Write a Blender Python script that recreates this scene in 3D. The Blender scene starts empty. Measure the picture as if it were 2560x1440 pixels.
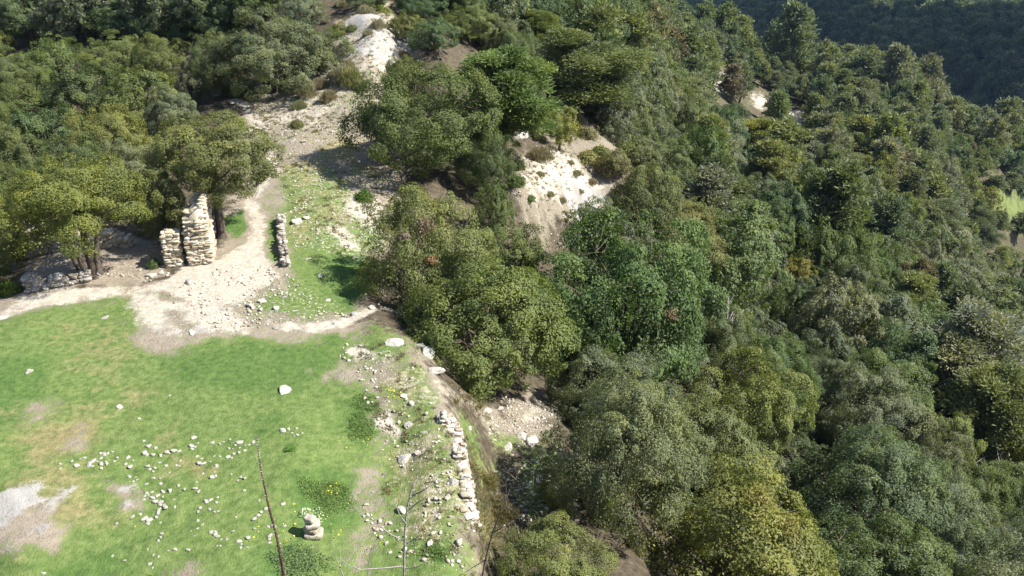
import bpy, math, random
import numpy as np
from mathutils import Vector, Matrix
R = math.radians
rng = np.random.default_rng(7)
S = bpy.context.scene
COL = S.collection

# ------------------------------------------------------------------ camera, world, sun, exposure
W0, H0 = 2560.0, 1440.0
HFOV, PITCH, CAMZ = R(62.0), R(26.0), 12.5
F = W0 / 2 / math.tan(HFOV / 2)
cam_d = bpy.data.cameras.new('camera'); cam_d.angle = HFOV; cam_d.clip_start = 0.1; cam_d.clip_end = 12000
cam = bpy.data.objects.new('camera', cam_d); COL.objects.link(cam)
cam.location = (0, 0, CAMZ); cam.rotation_euler = (math.pi / 2 - PITCH, 0, 0)
S.camera = cam

SUN_EL, SHADOW = R(47.0), np.array([-0.985, 0.17])          # shadows run this way on the ground
SHADOW = SHADOW / np.linalg.norm(SHADOW)
to_sun = np.array([-SHADOW[0] * math.cos(SUN_EL), -SHADOW[1] * math.cos(SUN_EL), math.sin(SUN_EL)])
world = bpy.data.worlds.new('World'); S.world = world; world.use_nodes = True
wn = world.node_tree.nodes; wl = world.node_tree.links; wn.clear()
sky = wn.new('ShaderNodeTexSky'); sky.sky_type = 'NISHITA'; sky.sun_disc = False
sky.sun_elevation = SUN_EL; sky.sun_rotation = math.atan2(to_sun[0], to_sun[1]); sky.altitude = 600
bg = wn.new('ShaderNodeBackground'); bg.inputs['Strength'].default_value = 0.09
wo = wn.new('ShaderNodeOutputWorld'); wl.new(sky.outputs[0], bg.inputs[0]); wl.new(bg.outputs[0], wo.inputs[0])
sd = bpy.data.lights.new('sun', 'SUN'); sd.energy = 5.0; sd.angle = R(0.5); sd.color = (1.0, 0.965, 0.90)
sun = bpy.data.objects.new('sun', sd); COL.objects.link(sun); sun.location = (60, -10, 90)
sun.rotation_euler = Vector(tuple(to_sun)).to_track_quat('Z', 'Y').to_euler()
S.view_settings.view_transform = 'Standard'; S.view_settings.look = 'None'
S.view_settings.exposure = 1.1; S.view_settings.gamma = 1
S.cycles.max_bounces = 6; S.cycles.diffuse_bounces = 3; S.cycles.glossy_bounces = 2
S.cycles.transmission_bounces = 3; S.cycles.transparent_max_bounces = 4
S.cycles.use_denoising = True
try: S.cycles.denoiser = 'OPENIMAGEDENOISE'
except Exception: pass

# ------------------------------------------------------------------ small maths
CP, SP = math.cos(PITCH), math.sin(PITCH)
def ray(px, py):
    px = np.asarray(px, float); py = np.asarray(py, float)
    u = (px - W0 / 2) / F; v = (py - H0 / 2) / F
    d = np.stack([u, CP - v * SP, -SP - v * CP], -1)
    return d / np.linalg.norm(d, axis=-1, keepdims=True)
def project(P):
    P = np.asarray(P, float); x = P[..., 0]; y = P[..., 1]; z = P[..., 2] - CAMZ
    dep = y * CP - z * SP; up = y * SP + z * CP
    dep = np.where(dep > 1e-3, dep, 1e-3)
    return W0 / 2 + F * x / dep, H0 / 2 - F * up / dep, dep
def _hash(ix, iy, iz, seed):
    h = (ix.astype(np.int64) * 374761393 + iy.astype(np.int64) * 668265263 + iz.astype(np.int64) * 2147483647 + seed * 974711) & 0xffffffff
    h = ((h ^ (h >> 13)) * 1274126177) & 0xffffffff
    h = ((h ^ (h >> 16)) * 2246822519) & 0xffffffff
    return ((h ^ (h >> 15)) & 0xffff) / 65535.0
def vnoise(p, seed=0):
    i = np.floor(p).astype(np.int64); f = p - i; f = f * f * (3 - 2 * f); out = 0
    for dx in (0, 1):
        for dy in (0, 1):
            for dz in (0, 1):
                w = (f[..., 0] if dx else 1 - f[..., 0]) * (f[..., 1] if dy else 1 - f[..., 1]) * (f[..., 2] if dz else 1 - f[..., 2])
                out = out + w * _hash(i[..., 0] + dx, i[..., 1] + dy, i[..., 2] + dz, seed)
    return out * 2 - 1
def fbm(p, octv=4, seed=0):
    p = np.asarray(p, float)
    if p.shape[-1] == 2: p = np.concatenate([p, np.zeros(p.shape[:-1] + (1,))], -1)
    a, s, t = 0, 1.0, 0
    for k in range(octv):
        a = a + s * vnoise(p * 2 ** k + 17.3 * k, seed + k); t += s; s *= .5
    return a / t

# ------------------------------------------------------------------ terrain: heights measured along sight lines, then one smooth field
PZ = [  # photo x, y, ground height
 (50,1400,0),(600,1400,0),(1000,1400,-.3),(50,1000,0),(500,1000,0),(900,900,0),(50,790,0),(400,760,0),(880,810,-.1),(1000,1150,-.3),(750,1150,0),(-300,1100,0),(-300,800,-.1),
 (560,690,0),(640,560,0),(650,430,.3),(640,310,.8),(570,230,1.1),(450,640,-.1),(300,690,-.15),(120,720,-.2),(20,690,-.9),(-150,680,-1.2),
 (820,600,0),(930,560,-.3),(880,700,-.25),(860,430,.3),(900,330,.6),(780,330,.8),(950,640,-.6),
 (760,190,2.0),(950,115,3.5),(1040,80,3.6),(880,20,4.8),(1000,230,1.2),(1060,430,0),(1200,460,-1.0),(1080,150,2.6),
 (200,630,-.2),(100,480,-.3),(300,350,0),(100,200,-1),(420,110,1.2),(650,140,2),(30,40,-2),(520,40,3),(700,20,4.5),
 (950,795,-.1),(1040,862,-.15),(1100,945,-.25),(1140,1050,-.4),(1168,1180,-.5),(1185,1310,-.5),(1190,1440,-.6),
 (1290,1000,-2.9),(1180,950,-2.6),(1000,775,-.7),(1100,830,-2.2),(1232,1150,-2.3),(1245,1300,-2.5),(1330,1090,-2.8),(1222,1080,-2.0),(1390,1050,-3.2),(1260,1440,-1.9),(1400,1440,-2.6),(1050,700,-1.5),(1300,1200,-2.65),(1400,1200,-2.85),(1450,1320,-3.0),(1540,1300,-3.3),(1590,1310,-3.6),(1480,1120,-3.9),(1400,1000,-4.2),
]
PR = [  # photo x, y, distance from the camera
 (1500,830,38),(1700,1440,31),(1650,1150,34),(1280,700,36),(1350,620,40),(1750,960,43),(1700,750,50),(1900,1300,42),(2100,1300,45),(2100,1440,41),(2500,1430,54),(2300,1150,58),(2100,950,58),
 (2500,1000,78),(1950,780,66),(2200,780,80),(1500,640,48),(2000,620,80),(2400,720,112),(1400,470,45),(1300,430,43),(1540,440,51),(1420,380,51),(1330,540,40),(1480,285,59),(1340,290,55),(1620,480,60),(1700,600,58),
 (1880,410,96),(2130,470,112),(2330,610,124),(2560,900,98),(2560,1200,76),(2700,1300,72),(2800,1000,100),
 (1640,320,85),(1900,300,175),(1780,235,165),(1700,300,115),(1700,175,135),(1500,50,112),(1350,50,84),(1250,10,85),(1600,70,165),(1980,330,175),(2150,360,170),(2320,450,165),
 (1740,115,215),(1900,215,250),(2050,248,265),(2300,300,275),(2560,400,275),(2560,470,225),(2480,500,205),(2700,460,270),(2400,370,245),
 (1950,60,520),(2200,170,430),(2560,220,400),(2200,10,720),(2560,20,760),(1850,5,700),(2800,100,620),
]
PW = [  # world points out of sight: azimuth (deg), horizontal distance, height
 *[(a, 4.0, 6.6) for a in (-170,-120,-60,-35,-12,10,30,50,90,140)], *[(a, 2.0, 9.0) for a in (-120,-30,30,120)], *[(a, 6.5, 3.6) for a in (-60,-35,-10,10)], *[(a, 9.6, .35) for a in (-60,-38,-15,5)],
 (25,7,2.5),(35,8,1.0),(25,11,-.8),(40,14,-2.5),(60,30,-16),(80,60,-35),(60,120,-70),(75,250,-90),(60,500,-80),(110,60,-25),(150,60,-10),(180,60,0),(-150,60,-5),(-110,60,-8),(-75,40,-3),(-75,15,0),
 (-50,60,-5),(-50,120,-20),(-35,130,-15),(-20,120,-4),(-8,110,0),(-5,160,-20),(-25,250,-60),(-60,300,-80),(-10,300,-75),(4,130,-28),
 (20,320,-105),(27,330,-110),(32,330,-112),(14,300,-90),(8,260,-75),(31,150,-68),(33,170,-76),(36,200,-84),
 *[(a, 1200, -60) for a in range(-180,180,30)], *[(a, 4000, -60) for a in range(-180,180,40)], *[(a, 500, -85) for a in (-170,-130,-90,100,140)],(0,700,-80),(-20,600,-85),
]
def _cp():
    phi, rho, z = [], [], []
    for x, y, h in PZ:
        d = ray(x, y); t = (h - CAMZ) / d[2]; p = d * t
        phi.append(math.atan2(p[0], p[1])); rho.append(math.hypot(p[0], p[1])); z.append(h)
    for x, y, r in PR:
        d = ray(x, y) * r; phi.append(math.atan2(d[0], d[1])); rho.append(math.hypot(d[0], d[1])); z.append(CAMZ + d[2])
    for a, r, h in PW: phi.append(R(a)); rho.append(r); z.append(h)
    return np.array(phi), np.array(rho), np.array(z)
_ph, _rh, _zz = _cp()
AX, AL = 2.6, 1.0
_C = np.stack([_ph * AX, np.log(_rh) * AL], -1)
_C = np.concatenate([_C, _C + [2 * math.pi * AX, 0], _C - [2 * math.pi * AX, 0]]); _keep = np.abs(_C[:, 0]) < 4.0 * AX
_C = _C[_keep]; _w = np.tile(_zz / _rh, 3)[_keep]
def _ker(d): return np.sqrt(d * d + 0.0016)
_n = len(_C)
_A = np.zeros((_n + 1, _n + 1)); _A[:_n, :_n] = _ker(np.linalg.norm(_C[:, None] - _C[None], axis=-1)) + np.eye(_n) * 4e-3; _A[:_n, _n] = 1; _A[_n, :_n] = 1
_sol = np.linalg.solve(_A, np.concatenate([_w, [0]]))
def height0(x, y):
    x = np.asarray(x, float); y = np.asarray(y, float); sh = x.shape
    rho = np.maximum(np.hypot(x, y).ravel(), 1.2); q = np.stack([np.arctan2(x, y).ravel() * AX, np.log(rho) * AL], -1)
    out = np.empty(len(q))
    for s in range(0, len(q), 20000):
        d = np.linalg.norm(q[s:s + 20000, None] - _C[None], axis=-1); out[s:s + 20000] = _ker(d) @ _sol[:_n] + _sol[_n]
    return (out * rho).reshape(sh)
LEDGES = [(ray(1420, 450) * 47, 7.0, .65), (ray(960, 115) * 53, 6.0, .5), (ray(1300, 1040) * 25, 2.5, .25)]
def height(x, y):
    z = height0(x, y); rho = np.hypot(x, y); p = np.stack([x, y], -1)
    z = z + 0.035 * fbm(p * 1.1, 3, 3) + 0.018 * fbm(p * 5, 2, 4)
    for c_, r_, a_ in LEDGES: z = z + a_ * (fbm(p * .55, 4, 41) + .4 * np.abs(fbm(p * 1.6, 2, 43))) * np.exp(-((x - c_[0]) ** 2 + (y - c_[1]) ** 2) / r_ ** 2)
    z = z + np.clip((rho - 60) / 300, 0, 1) * 7.0 * fbm(p / 55, 4, 9)
    return z
def hit(px, py, z_only=False):
    """where the sight line through a photo point meets the ground"""
    d = ray(px, py); t = np.geomspace(5, 2500, 900); P = np.array([0, 0, CAMZ]) + t[:, None] * d
    below = np.nonzero(P[:, 2] < height0(P[:, 0], P[:, 1]))[0]
    if not len(below): return None
    a, b = t[max(below[0] - 1, 0)], t[below[0]]
    tt = np.linspace(a, b, 25); P = np.array([0, 0, CAMZ]) + tt[:, None] * d
    k = np.nonzero(P[:, 2] < height(P[:, 0], P[:, 1]))[0]; p = P[k[0] if len(k) else -1]
    return np.array([p[0], p[1], float(height(p[0:1], p[1:2])[0])])
def hits(pts): return [h for h in (hit(*p) for p in pts) if h is not None]

# ------------------------------------------------------------------ mesh helpers
def mk_mesh(name, V, F4=None, F3=None, mats=(), mi=None, attrs=None, smooth=False, cattrs=None):
    me = bpy.data.meshes.new(name); V = np.asarray(V, np.float32)
    F4 = np.zeros((0, 4), int) if F4 is None else np.asarray(F4, int).reshape(-1, 4); F3 = np.zeros((0, 3), int) if F3 is None else np.asarray(F3, int).reshape(-1, 3)
    nl = F4.size + F3.size; nf = len(F4) + len(F3)
    me.vertices.add(len(V)); me.vertices.foreach_set('co', V.ravel())
    me.loops.add(nl); me.loops.foreach_set('vertex_index', np.concatenate([F4.ravel(), F3.ravel()]).astype(np.int32))
    me.polygons.add(nf)
    tot = np.concatenate([np.full(len(F4), 4), np.full(len(F3), 3)]).astype(np.int32); st = np.concatenate([[0], np.cumsum(tot)[:-1]]).astype(np.int32) if nf else tot
    me.polygons.foreach_set('loop_start', st); me.polygons.foreach_set('loop_total', tot)
    for m in mats: me.materials.append(m)
    if mi is not None: me.polygons.foreach_set('material_index', np.asarray(mi, np.int32))
    if smooth: me.polygons.foreach_set('use_smooth', np.ones(nf, bool))
    for k, v in (attrs or {}).items(): me.attributes.new(k, 'FLOAT', 'POINT').data.foreach_set('value', np.asarray(v, np.float32))
    me.update(calc_edges=True); me.validate()
    return me
def link(name, me, loc=(0, 0, 0), parent=None, rot=(0, 0, 0), scale=(1, 1, 1), color=None):
    o = bpy.data.objects.new(name, me); COL.objects.link(o)
    o.location = loc; o.rotation_euler = rot; o.scale = scale; o.parent = parent
    if color is not None: o.color = (*color, 1)
    return o
def tag(o, label=None, cat=None, group=None, kind=None):
    if label: o['label'] = label
    if cat: o['category'] = cat
    if group: o['group'] = group
    if kind: o['kind'] = kind
    return o
class MB:
    def __init__(s): s.V, s.F4, s.F3, s.m4, s.m3, s.n, s.tint = [], [], [], [], [], 0, []
    def add(s, V, F4=None, F3=None, m=0, tint=0.0):
        V = np.asarray(V, float); s.V.append(V); s.tint.append(np.broadcast_to(np.asarray(tint, float), (len(V),)))
        if F4 is not None and len(F4): s.F4.append(np.asarray(F4) + s.n); s.m4.append(np.full(len(F4), m))
        if F3 is not None and len(F3): s.F3.append(np.asarray(F3) + s.n); s.m3.append(np.full(len(F3), m))
        s.n += len(V)
    def tube(s, pts, rad, k=6, m=0, tint=0.0):
        pts = np.asarray(pts, float); n = len(pts); rad = np.broadcast_to(np.asarray(rad, float), (n,))
        t = np.gradient(pts, axis=0); t /= np.linalg.norm(t, axis=1, keepdims=True) + 1e-9
        ref = np.array([.31, .95, .12]) if abs(t[0, 0]) > .5 else np.array([.95, .2, .17])
        a = np.cross(t, ref); a /= np.linalg.norm(a, axis=1, keepdims=True) + 1e-9; b = np.cross(t, a)
        ang = np.arange(k) * 2 * math.pi / k
        V = (pts[:, None] + rad[:, None, None] * (a[:, None] * np.cos(ang)[None, :, None] + b[:, None] * np.sin(ang)[None, :, None])).reshape(-1, 3)
        i = np.arange(n - 1)[:, None] * k; j = np.arange(k)[None]; jn = (j + 1) % k
        F4 = np.stack([i + j, i + jn, i + k + jn, i + k + j], -1).reshape(-1, 4)
        V = np.concatenate([V, pts[-1:]]); F3 = np.stack([(n - 1) * k + np.arange(k), (n - 1) * k + (np.arange(k) + 1) % k, np.full(k, n * k)], -1)
        s.add(V, F4, F3, m, tint)
    def mesh(s, name, mats, smooth=False):
        return mk_mesh(name, np.concatenate(s.V), np.concatenate(s.F4) if s.F4 else None, np.concatenate(s.F3) if s.F3 else None, mats,
                       np.concatenate((s.m4 or [np.zeros(0)]) + (s.m3 or [np.zeros(0)])), {'tint': np.concatenate(s.tint)}, smooth)
def ico(sub):
    import bmesh
    bm = bmesh.new(); bmesh.ops.create_icosphere(bm, subdivisions=sub, radius=1)
    V = np.array([v.co[:] for v in bm.verts]); Fc = np.array([[v.index for v in f.verts] for f in bm.faces]); bm.free(); return V, Fc
ICO = {k: ico(k) for k in (1, 2, 3)}
def rock_shape(seed, sub=2, flat=.6, box=.45, rough=.16):
    V, Fc = ICO[sub]; r = np.random.default_rng(seed)
    q = np.sign(V) * np.abs(V) ** (1 - box); q = q / np.max(np.abs(q), axis=1, keepdims=True) * (.75 + .25 * np.linalg.norm(V, axis=1, keepdims=True)) * box + V * (1 - box)
    for _ in range(5):                                  # a few flat breaks
        n = r.normal(size=3); n /= np.linalg.norm(n); c = r.uniform(.55, .8); d = q @ n; q = q - np.maximum(d - c, 0)[:, None] * n
    q = q * (1 + rough * fbm(V * 1.6 + seed * 3.1, 3, seed))[:, None]
    return q * [1, r.uniform(.65, .95), flat], Fc

# ------------------------------------------------------------------ materials
def nt(name):
    m = bpy.data.materials.new(name); m.use_nodes = True; t = m.node_tree; t.nodes.clear()
    return m, t.nodes, t.links
def N(ns, typ, **kw):
    n = ns.new(typ)
    for k, v in kw.items(): setattr(n, k, v)
    return n
def noise(ns, ls, scale, detail=4, rough=.6, vec=None, dim='3D'):
    n = ns.new('ShaderNodeTexNoise'); n.inputs['Scale'].default_value = scale; n.inputs['Detail'].default_value = detail; n.inputs['Roughness'].default_value = rough
    if vec is not None: ls.new(vec, n.inputs['Vector'])
    return n.outputs['Fac']
def ramp(ns, ls, fac, stops, interp='LINEAR'):
    n = ns.new('ShaderNodeValToRGB'); n.color_ramp.interpolation = interp; e = n.color_ramp.elements
    while len(e) < len(stops): e.new(.5)
    for el, (p, c) in zip(e, stops): el.position = p; el.color = (*c, 1) if len(c) == 3 else c
    ls.new(fac, n.inputs[0]); return n.outputs[0]
def mix(ns, ls, fac, a, b, blend='MIX'):
    n = ns.new('ShaderNodeMix'); n.data_type = 'RGBA'; n.blend_type = blend
    for sock, v in ((n.inputs[0], fac), (n.inputs[6], a), (n.inputs[7], b)):
        if hasattr(v, 'is_linked'): ls.new(v, sock)
        elif isinstance(v, (int, float)): sock.default_value = v
        else: sock.default_value = (*v, 1)
    return n.outputs[2]
def math_(ns, ls, op, a, b=0.0, c=None, clamp=False):
    n = ns.new('ShaderNodeMath'); n.operation = op; n.use_clamp = clamp
    for k, v in enumerate((a, b) if c is None else (a, b, c)):
        if hasattr(v, 'is_linked'): ls.new(v, n.inputs[k])
        else: n.inputs[k].default_value = v
    return n.outputs[0]
def attr(ns, name, typ='GEOMETRY', out='Fac'):
    n = ns.new('ShaderNodeAttribute'); n.attribute_name = name; n.attribute_type = typ; return n.outputs[out]
def out_principled(ns, ls, color, rough=.9, spec=.3, bump=None, bump_d=.05, strength=1.0):
    p = ns.new('ShaderNodeBsdfPrincipled'); p.inputs['Roughness'].default_value = rough; p.inputs['Specular IOR Level'].default_value = spec
    ls.new(color, p.inputs['Base Color'])
    if bump is not None:
        b = ns.new('ShaderNodeBump'); b.inputs['Distance'].default_value = bump_d; b.inputs['Strength'].default_value = strength; ls.new(bump, b.inputs['Height']); ls.new(b.outputs[0], p.inputs['Normal'])
    o = ns.new('ShaderNodeOutputMaterial'); ls.new(p.outputs[0], o.inputs[0]); return p
def leaf_material(name, rnd=False, transl=.3, rough=.55, spec=.2):
    m, ns, ls = nt(name)
    if rnd:                                             # far woods: each tree its own tone
        oi = N(ns, 'ShaderNodeObjectInfo'); col = ramp(ns, ls, oi.outputs['Random'], [(0, (.085, .115, .055)), (.3, (.10, .13, .062)), (.55, (.12, .145, .08)), (.8, (.14, .16, .095)), (1, (.125, .135, .085))])
    else:
        oi = N(ns, 'ShaderNodeObjectInfo'); col = mix(ns, ls, 1.0, oi.outputs['Color'], (1.98, 1.83, 1.76), 'MULTIPLY')
    t = attr(ns, 'tint')
    col = mix(ns, ls, math_(ns, ls, 'MULTIPLY', t, .75, clamp=True), col, mix(ns, ls, 1.0, col, (1.75, 1.55, 1.0), 'MULTIPLY'))
    col = mix(ns, ls, math_(ns, ls, 'MULTIPLY', t, -.8, clamp=True), col, mix(ns, ls, 1.0, col, (.52, .6, .72), 'MULTIPLY'))
    p = ns.new('ShaderNodeBsdfPrincipled'); p.inputs['Roughness'].default_value = rough; p.inputs['Specular IOR Level'].default_value = spec; ls.new(col, p.inputs['Base Color'])
    tr = ns.new('ShaderNodeBsdfTranslucent'); ls.new(mix(ns, ls, 1.0, col, (1.3, 1.4, .6), 'MULTIPLY'), tr.inputs[0])
    mx = ns.new('ShaderNodeMixShader'); mx.inputs[0].default_value = transl; ls.new(p.outputs[0], mx.inputs[1]); ls.new(tr.outputs[0], mx.inputs[2])
    o = ns.new('ShaderNodeOutputMaterial'); ls.new(mx.outputs[0], o.inputs[0]); return m
M_LEAF = leaf_material('leaves'); M_FARLEAF = leaf_material('far_leaves', True); M_NEEDLE = leaf_material('needles', False, .3, .6, .2)
M_GRASSLEAF = leaf_material('herb_leaves', False, .35, .6, .2)
def bark_material(name, a, b):
    m, ns, ls = nt(name); tc = N(ns, 'ShaderNodeTexCoord').outputs['Object']
    mp = N(ns, 'ShaderNodeMapping'); ls.new(tc, mp.inputs[0]); mp.inputs['Scale'].default_value = (9, 9, 2.5)
    n = noise(ns, ls, 1.5, 5, .7, mp.outputs[0]); out_principled(ns, ls, ramp(ns, ls, n, [(.3, a), (.7, b)]), .9, .1, n, .06); return m
M_BARK = bark_material('bark', (.055, .043, .034), (.16, .13, .105)); M_GREYWOOD = bark_material('bleached_wood', (.22, .20, .18), (.42, .385, .35)); M_REDWOOD = bark_material('dark_stem', (.05, .026, .022), (.13, .065, .05))
def stone_material(name, c0, c1, c2, sc=1.0, oi=True):
    m, ns, ls = nt(name); g = N(ns, 'ShaderNodeTexCoord').outputs['Object']; vec = g
    if oi:
        i = N(ns, 'ShaderNodeObjectInfo'); v = N(ns, 'ShaderNodeVectorMath', operation='ADD'); ls.new(g, v.inputs[0]); ls.new(i.outputs['Random'], v.inputs[1]); vec = v.outputs[0]
    n1 = noise(ns, ls, 2.2 * sc, 6, .65, vec); n2 = noise(ns, ls, 14 * sc, 4, .7, vec)
    col = ramp(ns, ls, n1, [(.32, c0), (.5, c1), (.72, c2)])
    col = mix(ns, ls, math_(ns, ls, 'MULTIPLY', ramp(ns, ls, n2, [(.5, (0, 0, 0)), (.75, (1, 1, 1))]), .45), col, (.20, .185, .16))
    t = attr(ns, 'tint'); col = mix(ns, ls, math_(ns, ls, 'MULTIPLY', t, 1, clamp=True), col, mix(ns, ls, 1, col, (.62, .56, .48), 'MULTIPLY'))
    out_principled(ns, ls, col, .92, .2, math_(ns, ls, 'ADD', n1, math_(ns, ls, 'MULTIPLY', n2, .4)), .05); return m
M_STONE = stone_material('limestone', (.36, .325, .27), (.52, .48, .41), (.64, .60, .53)); M_WALL = stone_material('wall_stone', (.46, .40, .30), (.58, .52, .41), (.66, .61, .51), .8)
M_CAIRN = stone_material('brown_stone', (.27, .23, .18), (.43, .375, .30), (.58, .53, .45), 2.6); M_GREYSTONE = stone_material('weathered_stone', (.26, .245, .22), (.40, .375, .335), (.55, .52, .46))

def ground_material():
    m, ns, ls = nt('ground'); P = N(ns, 'ShaderNodeNewGeometry').outputs['Position']
    A = lambda k: attr(ns, k)
    nA = noise(ns, ls, .9, 5, .6, P); nB = noise(ns, ls, 5.0, 5, .65, P); nC = noise(ns, ls, 26, 3, .7, P); nD = noise(ns, ls, .25, 4, .6, P)
    def thr(a, *ns_, k=6.0):                            # mask broken up by noise: sharp, patchy edges
        s = a
        for n_, w in ns_: s = math_(ns, ls, 'ADD', s, math_(ns, ls, 'MULTIPLY', math_(ns, ls, 'SUBTRACT', n_, .5), w))
        return math_(ns, ls, 'ADD', math_(ns, ls, 'MULTIPLY', math_(ns, ls, 'SUBTRACT', s, .5), k), .5, clamp=True)
    soil = ramp(ns, ls, nB, [(.3, (.050, .040, .026)), (.5, (.088, .072, .048)), (.68, (.145, .118, .085))])
    dirt = ramp(ns, ls, nB, [(.3, (.21, .165, .12)), (.55, (.30, .25, .19)), (.75, (.37, .32, .25))])
    gravel = ramp(ns, ls, nC, [(.30, (.10, .08, .055)), (.5, (.225, .19, .14)), (.7, (.41, .365, .29))])
    pale = ramp(ns, ls, nB, [(.25, (.33, .28, .21)), (.5, (.45, .40, .32)), (.75, (.55, .51, .43))])
    slab = ramp(ns, ls, nA, [(.3, (.25, .23, .205)), (.55, (.37, .35, .315)), (.75, (.47, .445, .405))])
    slab = mix(ns, ls, ramp(ns, ls, nC, [(.6, (0, 0, 0)), (.8, (.6, .6, .6))]), slab, (.25, .23, .20))
    g1 = ramp(ns, ls, nB, [(.28, (.07, .112, .030)), (.5, (.128, .182, .052)), (.72, (.195, .235, .082))])
    g2 = ramp(ns, ls, nB, [(.28, (.05, .095, .026)), (.5, (.088, .15, .038)), (.72, (.13, .19, .055))])
    dry = ramp(ns, ls, nB, [(.3, (.17, .15, .065)), (.6, (.27, .235, .11)), (.8, (.34, .29, .16))])
    grass = mix(ns, ls, thr(A('lush'), (nD, .8), (nA, .5), k=2.5), g1, g2)
    grass = mix(ns, ls, thr(A('dry'), (nA, .9), (nB, .5), k=3), grass, dry)
    col = mix(ns, ls, thr(A('dirt'), (nA, .6), (nB, .4), k=3), soil, dirt)
    col = mix(ns, ls, thr(A('gravel'), (nA, .5), (nC, 1.0)), col, gravel)
    col = mix(ns, ls, thr(A('grass'), (nB, .9), (nA, .7), (nC, .5), k=5), col, grass)
    col = mix(ns, ls, thr(A('pale'), (nB, .55), (nA, .6), k=4), col, pale)
    col = mix(ns, ls, thr(A('slab'), (nB, .9), (nA, .9), (nC, .5), k=6), col, slab)
    # loose chips lying in the stony parts
    nE = noise(ns, ls, 9.5, 2, .5, P); chip = math_(ns, ls, 'MULTIPLY', ramp(ns, ls, nE, [(.60, (0, 0, 0)), (.64, (1, 1, 1))]), thr(A('chips'), (nA, .9), k=4))
    col = mix(ns, ls, math_(ns, ls, 'MULTIPLY', chip, .8), col, (.60, .56, .48))
    bump = math_(ns, ls, 'ADD', math_(ns, ls, 'MULTIPLY', nB, .6), math_(ns, ls, 'ADD', math_(ns, ls, 'MULTIPLY', nC, .35), math_(ns, ls, 'MULTIPLY', chip, .25)))
    out_principled(ns, ls, col, .95, .12, bump, .10); return m
M_GROUND = ground_material()

# ------------------------------------------------------------------ ground zones, measured in metres on the ground
def poly_world(pts):
    q = [h[:2] for h in hits(pts)]; return np.array(q)
def sdf(P, poly):
    """signed distance to a polygon, negative inside"""
    d = np.full(len(P), 1e9); inside = np.zeros(len(P), bool); n = len(poly)
    for i in range(n):
        a, b = poly[i], poly[(i + 1) % n]; e = b - a; w = P - a; t = np.clip((w @ e) / (e @ e + 1e-12), 0, 1); d = np.minimum(d, np.hypot(*(w - t[:, None] * e).T))
        c = ((a[1] <= P[:, 1]) != (b[1] <= P[:, 1])); x = a[0] + (P[:, 1] - a[1]) / (e[1] + 1e-12) * e[0]; inside ^= c & (P[:, 0] < x)
    return np.where(inside, -d, d)
def ldist(P, line):
    d = np.full(len(P), 1e9)
    for a, b in zip(line[:-1], line[1:]):
        e = b - a; w = P - a; t = np.clip((w @ e) / (e @ e + 1e-12), 0, 1); d = np.minimum(d, np.hypot(*(w - t[:, None] * e).T))
    return d
PLAT = [(-250,800),(60,735),(330,715),(430,700),(480,640),(540,600),(600,400),(600,270),(760,190),(880,20),(960,0),(1090,90),(980,260),(1000,480),(950,640),(900,800),(1040,862),(1100,945),(1140,1050),(1168,1180),(1185,1310),(1200,1560),(-250,1560)]
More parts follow.
